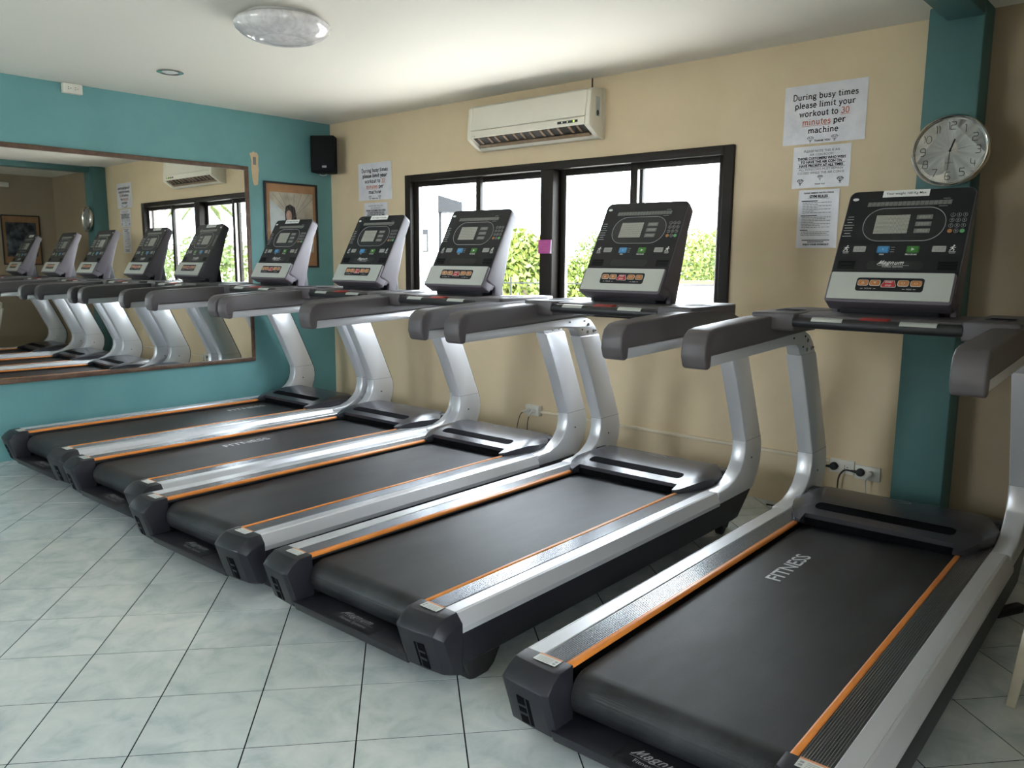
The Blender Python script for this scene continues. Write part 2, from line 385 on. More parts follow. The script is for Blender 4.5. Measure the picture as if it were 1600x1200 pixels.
def empty(name, loc=(0, 0, 0), rz=0.0):
    o = bpy.data.objects.new(name, None); COL.objects.link(o)
    o.empty_display_size = 0.1; o.location = loc; o.rotation_euler = (0, 0, rz)
    return o
def rrect(w, h, r, n=6, cx=0, cy=0):
    pts = []
    for (sx, sy, a0) in ((1, 1, 0), (-1, 1, 90), (-1, -1, 180), (1, -1, 270)):
        for k in range(n+1):
            a = math.radians(a0+90*k/n)
            pts.append((cx+sx*(w/2-r)+r*math.cos(a), cy+sy*(h/2-r)+r*math.sin(a)))
    return pts
def circle(r, n=16, cx=0, cy=0, ry=None):
    ry = r if ry is None else ry
    return [(cx+r*math.cos(2*PI*k/n), cy+ry*math.sin(2*PI*k/n)) for k in range(n)]
def ring(mb, outer, inner, z0, z1):
    n = len(outer); b = len(mb.v)
    for z in (z0, z1):
        for p in outer: mb.v.append((p[0], p[1], z))
        for p in inner: mb.v.append((p[0], p[1], z))
    for i in range(n):
        j = (i+1) % n
        for q in ((i, j, n+j, n+i), (2*n+i, 3*n+i, 3*n+j, 2*n+j), (i, 2*n+i, 2*n+j, j), (n+i, n+j, 3*n+j, 3*n+i)):
            mb.f.append(tuple(b+k for k in q)); mb.sm.append(False)
    return mb

# --- flat lettering -----------------------------------------------------------
_txt = {}
def text_mesh(body, size, bold=0.0, shear=0.0, align='CENTER', space=1.0, line=1.0):
    key = (body, size, bold, shear, align, space, line)
    if key in _txt: return _txt[key]
    c = bpy.data.curves.new('lettering', 'FONT')
    c.body = body; c.size = size; c.align_x = align; c.align_y = 'CENTER'; c.shear = shear; c.offset = bold
    c.space_character = space; c.space_line = line; c.resolution_u = 2
    o = bpy.data.objects.new('tmp_text', c); COL.objects.link(o)
    dg = bpy.context.evaluated_depsgraph_get(); dg.update()
    me = bpy.data.meshes.new_from_object(o.evaluated_get(dg))
    bpy.data.objects.remove(o); bpy.data.curves.remove(c)
    _txt[key] = me
    return me
def text_into(mb, body, size, M, **k):
    me = text_mesh(body, size, **k)
    mb.add([M @ v.co for v in me.vertices], [tuple(p.vertices) for p in me.polygons])
    return mb
def T(x=0, y=0, z=0): return Matrix.Translation((x, y, z))
def arc(cx, cy, rx, ry, a0, a1, n=8):
    return [(cx+rx*math.cos(math.radians(a0+(a1-a0)*k/n)), cy+ry*math.sin(math.radians(a0+(a1-a0)*k/n))) for k in range(n+1)]
def stroke(mb, pts, w, M=None, closed=False):
    """flat ribbon along a polyline, mitred"""
    P = [Vector((p[0], p[1])) for p in pts]; n = len(P); b = len(mb.v)
    for i in range(n):
        d0 = (P[i]-P[i-1]) if (i > 0 or closed) else None
        d1 = (P[(i+1) % n]-P[i]) if (i < n-1 or closed) else None
        if d0 is None: d0 = d1
        if d1 is None: d1 = d0
        d0 = d0.normalized(); d1 = d1.normalized()
        nn = Vector((-(d0.y+d1.y), d0.x+d1.x))
        if nn.length < 1e-4: nn = Vector((-d0.y, d0.x))
        nn.normalize()
        c = max(0.5, nn.dot(Vector((-d0.y, d0.x))))
        for s_ in (1, -1):
            q = P[i]+nn*(s_*w/2/c); v = Vector((q.x, q.y, 0))
            mb.v.append(tuple(M @ v if M else v))
    for i in range(n if closed else n-1):
        j = (i+1) % n
        mb.f.append((b+2*i, b+2*i+1, b+2*j+1, b+2*j)); mb.sm.append(False)
    return mb
# slab-serif stroke glyphs (cap height 1, x-height .66): (width, strokes, serif bars)
XH = 0.66
def _bowl(cx): return arc(cx, XH/2, .27, XH/2, 0, 360, 14)
SLAB = {
 'D': (.90, [[(.2, 0), (.2, 1)], [(.2, 1), (.42, 1)]+arc(.42, .5, .36, .5, 90, -90, 10)+[(.2, 0)]], [(.06, .3, 0), (.06, .3, 1)]),
 'u': (.80, [[(.2, XH), (.2, .22)]+arc(.4, .22, .2, .22, 180, 290, 6)+[(.62, .2)], [(.62, 0), (.62, XH)]], [(.05, .22, XH), (.47, .64, XH), (.6, .76, 0)]),
 'r': (.64, [[(.2, 0), (.2, XH)], [(.2, .40)]+arc(.44, .40, .22, .24, 160, 50, 5)], [(.05, .38, 0), (.05, .22, XH)]),
 'i': (.42, [[(.2, 0), (.2, XH)], [(.2, .84), (.2, .97)]], [(.05, .36, 0), (.05, .22, XH)]),
 'n': (.84, [[(.2, 0), (.2, XH)], [(.2, .42)]+arc(.42, .42, .21, .22, 165, 0, 7)+[(.63, 0)]], [(.05, .34, 0), (.05, .22, XH), (.5, .78, 0)]),
 'g': (.74, [arc(.34, .40, .22, .25, 0, 360, 12), [(.48, .60), (.68, .66)], [(.24, .18), (.16, .08), (.55, .04)]+arc(.4, -.12, .24, .16, 40, -180, 8)+[(.2, .05)]], []),
 'b': (.80, [[(.18, 0), (.18, 1)], arc(.42, XH/2, .25, XH/2, 150, -150, 12)], [(.03, .2, 1)]),
 's': (.62, [[(.5, .50)]+arc(.32, .49, .17, .16, 20, 200, 6)+arc(.32, .18, .20, .18, 60, -170, 7)], []),
 'y': (.76, [[(.14, XH), (.38, 0)], [(.64, XH), (.30, -.24), (.12, -.26)]], [(.02, .28, XH), (.5, .76, XH)]),
 't': (.54, [[(.26, .92), (.26, .18)]+arc(.40, .18, .14, .17, 180, 310, 5), [(.06, XH), (.48, XH)]], []),
 'm': (1.22, [[(.2, 0), (.2, XH)], [(.2, .42)]+arc(.41, .42, .2, .22, 165, 0, 6)+[(.61, 0)], [(.61, .42)]+arc(.82, .42, .2, .22, 165, 0, 6)+[(1.02, 0)]], [(.06, .33, 0), (.05, .22, XH), (.48, .74, 0), (.9, 1.16, 0)]),
 'e': (.72, [[(.12, .36), (.6, .36)]+arc(.36, XH/2, .25, XH/2, 8, 320, 12)], []),
 'p': (.82, [[(.2, -.28), (.2, XH)], arc(.45, XH/2, .25, XH/2, 150, -150, 12)], [(.05, .36, -.28), (.05, .22, XH)]),
 'l': (.42, [[(.2, 0), (.2, 1)]], [(.05, .36, 0), (.05, .22, 1)]),
 'a': (.74, [[(.14, .52)]+arc(.34, .46, .2, .2, 150, 0, 6)+[(.54, .08), (.7, .02)], arc(.33, .19, .21, .19, 0, 360, 10)], []),
 'o': (.76, [arc(.37, XH/2, .26, XH/2, 0, 360, 14)], []),
 'w': (1.04, [[(.14, XH), (.32, 0), (.52, .58), (.72, 0), (.9, XH)]], [(.02, .28, XH), (.76, 1.02, XH)]),
 'k': (.80, [[(.2, 0), (.2, 1)], [(.22, .26), (.6, XH)], [(.36, .38), (.66, 0)]], [(.05, .36, 0), (.05, .22, 1), (.46, .74, XH), (.54, .8, 0)]),
 'c': (.68, [arc(.36, XH/2, .25, XH/2, 50, 315, 12)], []),
 'h': (.84, [[(.2, 0), (.2, 1)], [(.2, .42)]+arc(.42, .42, .21, .22, 165, 0, 7)+[(.63, 0)]], [(.05, .34, 0), (.05, .22, 1), (.5, .78, 0)]),
 '3': (.76, [arc(.36, .75, .22, .24, 150, -70, 8)+arc(.36, .27, .26, .27, 75, -155, 8)], []),
 '0': (.80, [arc(.39, .5, .26, .5, 0, 360, 14)], []),
 ' ': (.40, [], []),
 'M': (1.3, [[(-.05, .02), (.10, .05), (.38, 1)], [(.38, 1), (.46, .12)], [(.46, .12), (.92, 1)], [(.92, 1), (.92, .1), (1.12, .04)]], []),
}
def slab_width(s_): return sum(SLAB[c][0] for c in s_)
def slab(mb, s_, size, x, y, M, w=0.16, serif=True, shear=0.0, align=0.5):
    x0 = x-align*slab_width(s_)*size
    for c in s_:
        wd, st, sf = SLAB[c]
        f = lambda p: (x0+(p[0]+shear*p[1])*size, y+p[1]*size)
        for k in st: stroke(mb, [f(p) for p in k], w*size, M)
        if serif:
            for (a, b, yy) in sf: stroke(mb, [f((a, yy+(.04 if yy < .1 else -.04))), f((b, yy+(.04 if yy < .1 else -.04)))], .085*size, M)
        x0 += wd*size
# round-cornered clock digits, box .7 x 1
def _rr(x0, x1, y0, y1): return arc(x1-.15, y1-.15, .15, .15, 90, 0, 3)+arc(x1-.15, y0+.15, .15, .15, 0, -90, 3)+arc(x0+.15, y0+.15, .15, .15, 270, 180, 3)+arc(x0+.15, y1-.15, .15, .15, 180, 90, 3)+[(x1-.15, y1)]
DIG = {
 '0': (.9, [arc(.42, .5, .42, .5, 0, 360, 20)]),
 '1': (.4, [[(.02, .98), (.14, .94), (.2, .8), (.2, 0)]]),
 '2': (.9, [[(0, 1), (.6, 1)]+arc(.6, .78, .2, .22, 90, -90, 6)+[(.25, .56)]+arc(.25, .36, .25, .2, 90, 180, 4)+[(0, 0), (.8, 0)]]),
 '3': (.9, [[(.1, 1), (.6, 1)]+arc(.6, .76, .2, .24, 90, -90, 6)+[(.3, .52)], [(.6, .52)]+arc(.6, .26, .2, .26, 90, -90, 6)+[(.05, 0)]]),
 '4': (.9, [[(.05, 1), (.05, .6)]+arc(.3, .55, .25, .22, 180, 270, 4)+[(.85, .33)], [(.65, .75), (.65, 0)]]),
 '5': (.9, [[(.8, 1), (.08, 1), (.05, .56), (.55, .56)]+arc(.55, .28, .25, .28, 90, -90, 6)+[(0, 0)]]),
 '6': (.9, [[(.72, 1), (.3, 1)]+arc(.3, .72, .3, .28, 90, 180, 4)+[(0, .28)]+arc(.25, .25, .25, .25, 180, 270, 3)+arc(.57, .25, .23, .25, 270, 450, 6)+[(.02, .5)]]),
 '7': (.85, [[(0, 1), (.75, 1), (.25, 0)]]),
 '8': (.9, [_rr(.06, .74, .52, 1), _rr(0, .8, 0, .52)]),
 '9': (.9, [[(.1, 0), (.5, 0)]+arc(.5, .28, .3, .28, 270, 360, 4)+[(.8, .74)]+arc(.55, .75, .25, .25, 0, 90, 3)+arc(.23, .75, .23, .25, 90, 270, 6)+[(.78, .5)]]),
}
def digits(mb, s_, size, cx, cy, M, w):
    W = (sum(DIG[c][0] for c in s_)-.1)*size*0.8; x0 = cx-W/2
    for c in s_:
        wd, st = DIG[c]
        for k in st: stroke(mb, [(x0+p[0]*size*.8, cy+(p[1]-.5)*size) for p in k], w, M)
        x0 += wd*size*.8

# ==================================================================== SETTING
def structure(o): o['kind'] = 'structure'; return o
TH = 0.16
# floor bed and its tiles
floor = structure(obj('floor', MB().box(-TH, ROOM_W+TH, ROOM_B-TH, TH, -0.15, -0.0014), M_GROUT))
def clip(poly, x0, x1, y0, y1):
    for (ax, lim, sg) in ((0, x0, 1), (0, x1, -1), (1, y0, 1), (1, y1, -1)):
        out = []
        for i in range(len(poly)):
            a, b = poly[i-1], poly[i]
            da, db = sg*(a[ax]-lim), sg*(b[ax]-lim)
            if (da >= 0) != (db >= 0):
                t = da/(da-db); out.append((a[0]+(b[0]-a[0])*t, a[1]+(b[1]-a[1])*t))
            if db >= 0: out.append(b)
        poly = out
        if len(poly) < 3: return []
    return poly
def build_tiles():
    ang = math.radians(49.238); S = 0.3; G = 0.0021
    ux, uy = math.cos(ang), math.sin(ang); ox, oy = 3.573, -3.654
    def tile_mb(poly, cx, cy):
        mb = MB(); n = len(poly)
        ins = [((p[0]-cx), (p[1]-cy)) for p in poly]
        top = [(x*(1-.0001/max(.02, math.hypot(x, y))), y*(1-.0001/max(.02, math.hypot(x, y)))) for x, y in ins]
        mb.v = [(x, y, -0.0024) for x, y in ins]+[(x, y, -0.0006) for x, y in ins]+[(x, y, 0.0) for x, y in top]
        for lv in (0, 1):
            for i in range(n):
                j = (i+1) % n
                mb.f.append((lv*n+i, lv*n+j, (lv+1)*n+j, (lv+1)*n+i)); mb.sm.append(False)
        mb.f.append(tuple(range(2*n, 3*n))); mb.sm.append(False)
        return mb
    full = None; rest = MB(); cand = []
    for i in range(-30, 31):
        for j in range(-30, 31):
            c = []
            for (a, b) in ((0, 0), (1, 0), (1, 1), (0, 1)):
                p, q = (i+a)*S+(G if a == 0 else -G), (j+b)*S+(G if b == 0 else -G)
                c.append((ox+p*ux-q*uy, oy+p*uy+q*ux))
            pl = clip(c, 0, ROOM_W, ROOM_B, 0)
            if len(pl) < 3: continue
            cx = sum(p[0] for p in pl)/len(pl); cy = sum(p[1] for p in pl)/len(pl)
            # nearness to the part of the floor that the view looks at
            dx, dy = cx-5.84, cy+4.225
            fwd = -0.657*dx+0.739*dy; side = abs(0.746*dx+0.666*dy)
            vis = fwd > 1.2 and side < fwd*0.72+0.3
            cand.append((0 if vis else 1, fwd if vis else 99, len(pl) == 4 and all(0 <= x <= ROOM_W and ROOM_B <= y <= 0 for x, y in c), pl, cx, cy))
    cand.sort(key=lambda t: t[:2])
    cnt = 0
    for (nv, d, isfull, pl, cx, cy) in cand:
        if cnt < 300 and not nv:
            if isfull:
                if full is None: full = tile_mb(pl, cx, cy).mesh('tile', fix=False)
                o = link('tile', full, M_TILE, floor)
            else:
                o = link('tile', tile_mb(pl, cx, cy).mesh('tile', fix=False), M_TILE, floor)
            o.location = (cx, cy, 0); cnt += 1
        else:
            t = tile_mb(pl, cx, cy); t.xf(T(cx, cy, 0)); rest.add(t.v, t.f)
    if rest.v:
        o = obj('tiles', rest, M_TILE, floor, fix=False); o['kind'] = 'stuff'
build_tiles()
structure(obj('ceiling', MB().box(-TH, ROOM_W+TH, ROOM_B-TH, TH, H, H+0.15), M_CEIL))
def wall_with_holes(name, x0, x1, y0, y1, holes, mat, hin=None):
    mb = MB(); xs = x0
    for (a, b, c, d) in sorted(holes):
        if a > xs: mb.box(xs, a, y0, y1, 0, H)
        if c > 0: mb.box(a, b, y0, y1, 0, c)
        if d < H: mb.box(a, b, y0, y1, d, H)
        xs = b
    mb.box(xs, x1, y0, y1, 0, H)
    return structure(obj(name, mb, mat))
wall_with_holes('wall_front', 0, 4.80, 0, TH, [WIN], M_BEIGE)
structure(obj('wall_front_alcove', MB().box(4.80, ROOM_W, 0, TH, 0, H), M_BEIGE_SHADE))
wall_with_holes('wall_back', 0, ROOM_W, ROOM_B-TH, ROOM_B, BACK_WINS, M_BEIGE)
wall_left = structure(obj('wall_left', MB().box(-TH, 0, ROOM_B-TH, TH, 0, H), M_TEAL))
ry0, ry1, rz0, rz1 = RIGHT_WIN
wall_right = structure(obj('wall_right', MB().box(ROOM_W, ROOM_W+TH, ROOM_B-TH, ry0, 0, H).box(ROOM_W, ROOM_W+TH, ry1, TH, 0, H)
                           .box(ROOM_W, ROOM_W+TH, ry0, ry1, 0, rz0).box(ROOM_W, ROOM_W+TH, ry0, ry1, rz1, H), M_BEIGE_SHADE))
structure(obj('wall_column', MB().box(4.70, 4.925, -0.17, 0, 0, H), M_TEAL_SHADE, bevel=0.006))
structure(obj('trim_1', MB().box(4.775, 4.925, ROOM_B, -0.17, 2.375, H), M_TEAL_SHADE, bevel=0.004))

# bare patch with a metal plate on the teal wall
pp = [(-.742, 2.137), (-.728, 2.147), (-.715, 2.138), (-.70, 2.14), (-.686, 2.12), (-.69, 2.06), (-.688, 2.01), (-.695, 1.93), (-.70, 1.895), (-.715, 1.889), (-.735, 1.888), (-.745, 1.94), (-.752, 2.02), (-.748, 2.07), (-.755, 2.11), (-.765, 2.13)]
pa = obj('paint_patch', MB().prism(pp, 0.0, 0.0025, 'x'), M_PATCH, wall_left); pa['label'] = 'bare beige plaster patch on the teal wall'
pl_ = obj('cover_plate', MB().box(0.0025, 0.006, -.735, -.71, 2.045, 2.105), M_PLATEG, pa, bevel=0.001)

# front window
def build_window():
    w = structure(empty('window_1', (0, 0, 0)))
    x0, x1, z0, z1 = WIN
    fy0, fy1 = -0.022, 0.10
    obj('frame_jamb', MB().box(x0, x0+.062, fy0, fy1, z0, z1), M_FRAME, w, bevel=.003)
    obj('frame_jamb', MB().box(x1-.06, x1, fy0, fy1, z0, z1), M_FRAME, w, bevel=.003)
    obj('frame_head', MB().box(x0+.062, x1-.06, fy0, fy1, z1-.05, z1), M_FRAME, w, bevel=.003)
    obj('frame_sill', MB().box(x0+.062, x1-.06, fy0-.02, fy1, z0, z0+.05), M_FRAME, w, bevel=.003)
    cuts = [x0+.062, 1.712, 2.39, 3.05, x1-.06]
    # fixed centre post
    obj('centre_post', MB().box(2.34, 2.445, fy0, fy1, z0+.05, z1-.05), M_FRAME, w, bevel=.003)
    spans = [(1.038, 1.745, .02, .05), (1.678, 2.34, .055, .085), (2.445, 3.085, .055, .085), (3.018, 3.655, .02, .05)]
    for (a, b, ya, yb) in spans:
        s = obj('sash', MB().box(a, a+.045, ya, yb, z0+.05, z1-.05).box(b-.04, b, ya, yb, z0+.05, z1-.05)
                .box(a+.045, b-.04, ya, yb, z0+.05, z0+.10).box(a+.045, b-.04, ya, yb, z1-.088, z1-.05), M_FRAME, w, bevel=.002)
        obj('sash_channel', MB().box(a+.045, a+.052, ya+.004, yb-.004, z0+.10, z1-.088), M_FRAMEL, s)
        obj('sash_channel', MB().box(b-.047, b-.04, ya+.004, yb-.004, z0+.10, z1-.088), M_FRAMEL, s)
        obj('pane', MB().box(a+.045, b-.04, (ya+yb)/2-.002, (ya+yb)/2+.002, z0+.10, z1-.088), M_GLASS, w, fix=False)
    return w
window_1 = build_window()
def back_window(i, a, b, c, d):
    w = structure(empty('window_%d' % i, (0, 0, 0)))
    y0, y1 = ROOM_B-.10, ROOM_B+.02
    obj('frame_jamb', MB().box(a, a+.06, y0, y1, c, d), M_FRAME, w); obj('frame_jamb', MB().box(b-.06, b, y0, y1, c, d), M_FRAME, w)
    obj('frame_head', MB().box(a+.06, b-.06, y0, y1, d-.06, d), M_FRAME, w); obj('frame_sill', MB().box(a+.06, b-.06, y0, y1, c, c+.06), M_FRAME, w)
    n = 3; st = (b-a-.12)/n
    for k in range(n):
        p0 = a+.06+k*st; p1 = p0+st
        if k: obj('mullion', MB().box(p0-.02, p0+.02, y0+.02, y1-.02, c+.06, d-.06), M_FRAME, w)
        obj('pane', MB().box(p0+(.02 if k else 0), p1-(.02 if k < n-1 else 0), y0+.05, y0+.054, c+.06, d-.06), M_GLASS, w, fix=False)
for i, q in enumerate(BACK_WINS): back_window(i+2, *q)
def added_glazed_door(a, b, c, d):
    w = structure(empty('door_1', (0, 0, 0))); x0, x1 = ROOM_W-.02, ROOM_W+.10
    obj('frame_jamb', MB().box(x0, x1, a, a+.06, c, d), M_FRAME, w); obj('frame_jamb', MB().box(x0, x1, b-.06, b, c, d), M_FRAME, w)
    obj('frame_head', MB().box(x0, x1, a+.06, b-.06, d-.06, d), M_FRAME, w); obj('threshold', MB().box(x0, x1, a+.06, b-.06, c, c+.05), M_FRAME, w)
    mid = (a+b)/2
    obj('meeting_stile', MB().box(x0+.02, x1-.02, mid-.04, mid+.04, c+.05, d-.06), M_FRAME, w)
    obj('pane', MB().box(x0+.05, x0+.055, a+.06, mid-.04, c+.05, d-.06), M_GLASS, w, fix=False); obj('pane', MB().box(x0+.05, x0+.055, mid+.04, b-.06, c+.05, d-.06), M_GLASS, w, fix=False)
    obj('handle', MB().box(x0+.005, x0+.02, mid-.02, mid+.005, .95, 1.15), M_BOLT, w)
added_glazed_door(*RIGHT_WIN)

# ==================================================================== TREADMILL
YR = -1.6            # world y of a treadmill's local origin (v = y - YR)
def ribs_profile():
    """cross-section of the ribbed step plate between x=.314 and x=.388"""
    pts = []; n = 11; x = .3165; st = (.3865-.3165)/n
    for k in range(n):
        a = x+k*st
        pts += [(a, .2445), (a+st*.12, .2485), (a+st*.55, .2485), (a+st*.67, .2445)]
    return pts
def mirror_x(poly, s): return [(s*p[0], p[1]) for p in poly]

def make_treadmill():
    t = empty('treadmill')
    # chassis between the rails, and the rear skirt under the roller
    obj('chassis', MB().box(-.40, .40, -.93, 1.0, .085, .205), M_BLACK, t, bevel=.004)
    rs = obj('rear_skirt', MB().prism([(-1.088, .098), (-1.074, .062), (-.93, .062), (-.93, .098)], -.30, .30, 'x'), M_DARK, t, bevel=.003)
    plate = obj('name_plate', MB().box(-.115, .115, -1.084, -.995, .098, .0995), M_BLACK, t)
    # lettering on the plate, facing backwards
    mb = MB(); Mx = T(0, -1.033, .1003)
    slab(mb, 'M', .027, -.086, 0, Mx, .14, False, .45, 0)
    slab(mb, 'agnum', .027, -.055, 0, Mx, .14, False, .45, 0)
    stroke(mb, [(-.088, -.006), (.085, -.006)], .0012, Mx)
    text_into(mb, 'Fitness Systems', .0215, Mx @ T(0, -.022, 0))
    obj('lettering', mb, M_GREYP, plate, fix=False)
    # belt : a closed loop round the rear roller
    R_ = .062; zc = .226-R_
    path = [(.78, .226)]+[(-.957+R_*math.cos(a), zc+R_*math.sin(a)) for a in [PI/2+PI*k/14 for k in range(15)]]+[(.78, .226-2*R_)]
    inner = [(.78, .221)]+[(-.957+(R_-.005)*math.cos(a), zc+(R_-.005)*math.sin(a)) for a in [PI/2+PI*k/14 for k in range(15)]]+[(.78, .226-2*R_+.005)]
    mb = MB(); n = len(path)
    for x in (-.286, .286):
        mb.v += [(x, p[0], p[1]) for p in path]+[(x, p[0], p[1]) for p in inner]
    for i in range(n-1):
        for a, b in ((i, i+1), (n+i+1, n+i)):
            mb.f.append((a, b, 2*n+b, 2*n+a)); mb.sm.append(True)
        mb.f.append((i, n+i, n+i+1, i+1)); mb.sm.append(False)
        mb.f.append((2*n+i, 2*n+i+1, 3*n+i+1, 3*n+i)); mb.sm.append(False)
    obj('belt', mb, M_BELT, t)
    for s in (-1, 1):
        # aluminium rail with bevelled outer flank
        prof = [(.389, .215), (.389, .2475), (.392, .250), (.438, .2515), (.4385, .2500), (.4400, .2515), (.447, .2490), (.4685, .207), (.4685, .190), (.43, .190), (.40, .205)]
        rail = obj('side_rail', MB().prism(mirror_x(prof, s), -1.004, .7345, 'y'), M_SILVER, t)
        pr = ribs_profile()
        pts = [(.314, .222), (.314, .2462), (.3885, .2462), (.3885, .222)]
        obj('step_plate', MB().prism(mirror_x(pts, s), -1.004, .80, 'y'), M_RIB, rail)
        mb = MB()
        for k in range(11):
            a = .3185+k*.0064
            mb.prism(mirror_x([(a-.0014, .2455), (a-.0006, .2490), (a+.0006, .2490), (a+.0014, .2455)], s), -1.004, .80, 'y')
        rg_ = obj('step_ridges', mb, M_RIDGE, rail); rg_['kind'] = 'stuff'
        obj('trim_strip', MB().prism(mirror_x([(.295, .238), (.295, .247), (.3005, .2512), (.3135, .2512), (.3135, .238)], s), -1.004, .602, 'y'), M_ORANGE, rail, bevel=.0012)
        obj('skirt', MB().prism([(-1.0, .196), (-1.0, .085), (-.9, .078), (.90, .078), (.955, .082), (1.09, .196)], s*.418, s*.460, 'x'), M_DARK, t, bevel=.003)
        # end cap
        x0, x1 = .289, .4705
        cap = MB(); NX = 8
        side = [(-1.004, .2525), (-1.070, .2495), (-1.100, .232), (-1.122, .208), (-1.078, .072), (-1.055, .060), (-1.0, .062)]
        def cap_at(x, k):
            # k: 0 inner .. 1 outer ; outer flank is chamfered
            e = max(0.0, (k-.86)/.14); ei = max(0.0, (.10-k)/.10)
            out = []
            for (v, z) in side:
                vv, zz = v, z
                if z > .2: zz = z-.030*e*min(1.0, (z-.16)/.09)
                if v < -1.02: vv = v+.020*e+.008*ei+.016*k*k
                out.append((x, vv, zz))
            return out
        rings = [cap_at(s*(x0+(x1-x0)*k), k) for k in (0, .1, .5, .86, 1.0)]
        m_ = len(side); b0 = len(cap.v)
        for rg in rings: cap.v += rg
        for i in range(len(rings)-1):
            for j in range(m_):
                j2 = (j+1) % m_
                cap.f.append((b0+i*m_+j, b0+i*m_+j2, b0+(i+1)*m_+j2, b0+(i+1)*m_+j)); cap.sm.append(False)
        cap.f.append(tuple(b0+j for j in range(m_))); cap.sm.append(False)
        cap.f.append(tuple(b0+(len(rings)-1)*m_+j for j in range(m_))); cap.sm.append(False)
        co = obj('end_cap', cap, M_DARK, t, bevel=.0025)
        # vent in the sloping back face
        tv = Vector((0, .038, -.063)).normalized(); nv = Vector((0, -tv.z*-1, 0))
        d = Vector((0, -1.122+1.078, .208-.072)); d.normalize(); nrm = Vector((0, -d.z, d.y))
        Mv = Matrix(((s, 0, 0, s*.378), (0, d.y, nrm.y, -1.0905), (0, d.z, nrm.z, .126), (0, 0, 0, 1)))
        obj('vent', MB().box(-.024, .024, -.048, .046, -.006, .0020).xf(Mv), M_VOID, co)
        obj('vent_bar', MB().box(-.004, .024, -.016, -.008, .0020, .0036).box(-.004, .024, .012, .019, .0020, .0036).box(-.007, -.004, -.048, .046, .0020, .0030).xf(Mv), M_DARK, co)
        lx0, lx1 = s*.322, s*.396
        wl = obj('warning_label', MB().prism([(-1.012, .2528), (-1.044, .2524), (-1.044, .2530), (-1.012, .2534)], min(lx0, lx1), max(lx0, lx1), 'x'), M_WARN, co)
        obj('label_band', MB().prism([(-1.005, .2530), (-1.0125, .2529), (-1.0125, .2537), (-1.005, .2538)], min(lx0, lx1), max(lx0, lx1), 'x'), M_WARNO, wl)
        mb = MB()
        for k in range(4): mb.box(lx0+s*.02, lx1-s*.008, -1.0405+k*.0066, -1.0385+k*.0066, .2532, .25345)
        mb.box(lx0+s*.005, lx0+s*.014, -1.039, -1.031, .2532, .25345).box(lx0+s*.005, lx0+s*.014, -1.027, -1.019, .2532, .25345)
        obj('lettering', mb, M_GREYP, wl)
        # upright post
        rear = [(.735, .2505), (.84, .258), (.905, .279), (.957, .313), (.988, .352), (1.003, .40), (1.003, .455), (.90, .69), (.785, .925)]
        front = [(.963, .928), (1.075, .69), (1.175, .470), (1.192, .43), (1.198, .38), (1.192, .33), (1.168, .268), (1.112, .198), (.735, .190)]
        xo0, xo1 = .389, .4605
        up = obj('upright', MB().prism(rear+front, min(s*xo0, s*xo1), max(s*xo0, s*xo1), 'x'), M_SILVER, t, bevel=.006)
        fr = front[:8]
        tr = [(p[0]+.009, p[1]+.002) for p in fr]
        obj('edge_trim', MB().prism(fr+tr[::-1], min(s*.40, s*.45), max(s*.40, s*.45), 'x'), M_BLACK, up)
        obj('joint_seam', MB().prism([(1.0, .452), (1.1785, .455), (1.178, .4575), (1.0, .4545)], min(s*.3885, s*.461), max(s*.3885, s*.461), 'x'), M_GREYP, up)
        obj('screw', MB().lathe([(.005, 0), (.005, .002)], 10, (s*.4605 if s > 0 else -.4625, 1.08, .36), 'x'), M_BLACK, up)
        obj('screw', MB().lathe([(.005, 0), (.005, .002)], 10, (.3875 if s > 0 else -.3895, 1.08, .36), 'x'), M_BLACK, up)
        # silver arm bracket
        br = [(.785, .925), (.765, .957), (.735, .973), (.66, .978), (-.105, .953), (-.105, .994), (.30, 1.008), (.745, 1.028), (.83, 1.026), (.885, 1.008), (.93, .972), (.963, .928)]
        bk = obj('arm_bracket', MB().prism(br, min(s*.395, s*.452), max(s*.395, s*.452), 'x'), M_SILVER, t, bevel=.003)
        for (bv, bz, r_) in ((.865, .985, .009), (.86, .945, .009), (.915, .948, .009), (.83, 1.005, .004), (.81, .96, .004), (.935, .95, .004), (.70, 1.005, .004)):
            for xx in ((s*.452, s*.455), (s*.395, s*.392)):
                obj('bolt', MB().prism(circle(r_, 10, bv, bz), min(xx), max(xx), 'x'), M_BOLT if r_ > .005 else M_VOID, bk)
        # padded arm
        arm = [(-.155, .995), (-.152, 1.04), (-.138, 1.068), (-.11, 1.086), (-.07, 1.092), (.30, 1.110), (.58, 1.115), (.74, 1.105), (.90, 1.055), (.90, 1.030), (.745, 1.029), (.30, 1.010), (-.098, .996), (-.103, .955), (-.125, .950), (-.142, .958)]
        obj('arm_pad', MB().prism(arm, min(s*.373, s*.466), max(s*.373, s*.466), 'x'), M_ARM, t, bevel=.011, segs=3)
    # motor hood : a lofted shell with two wings over the rails
    def hood_edge(ax):
        vr = .655 if ax < .284 else .60+.22*((ax-.284)/.104)**2.2
        vf = 1.055 if ax < .20 else 1.055-.14*((ax-.20)/.188)**2
        return vr, vf
    def hood_z(ax, v):
        u = min(1.0, max(0.0, (v-.60)/.30)); z = .262+.054*math.sin(u*PI/2)
        if v > .98: z -= .028*((v-.98)/.075)**2
        e = max(0.0, (ax-.30)/.088)
        return z-.034*e*e*u
    mb = MB(); xs = [-.388, -.372, -.35, -.32, -.30, -.286, -.2835, -.25, -.2, -.15, -.08, 0, .08, .15, .2, .25, .2835, .286, .30, .32, .35, .372, .388]
    NV = 12; b0 = 0
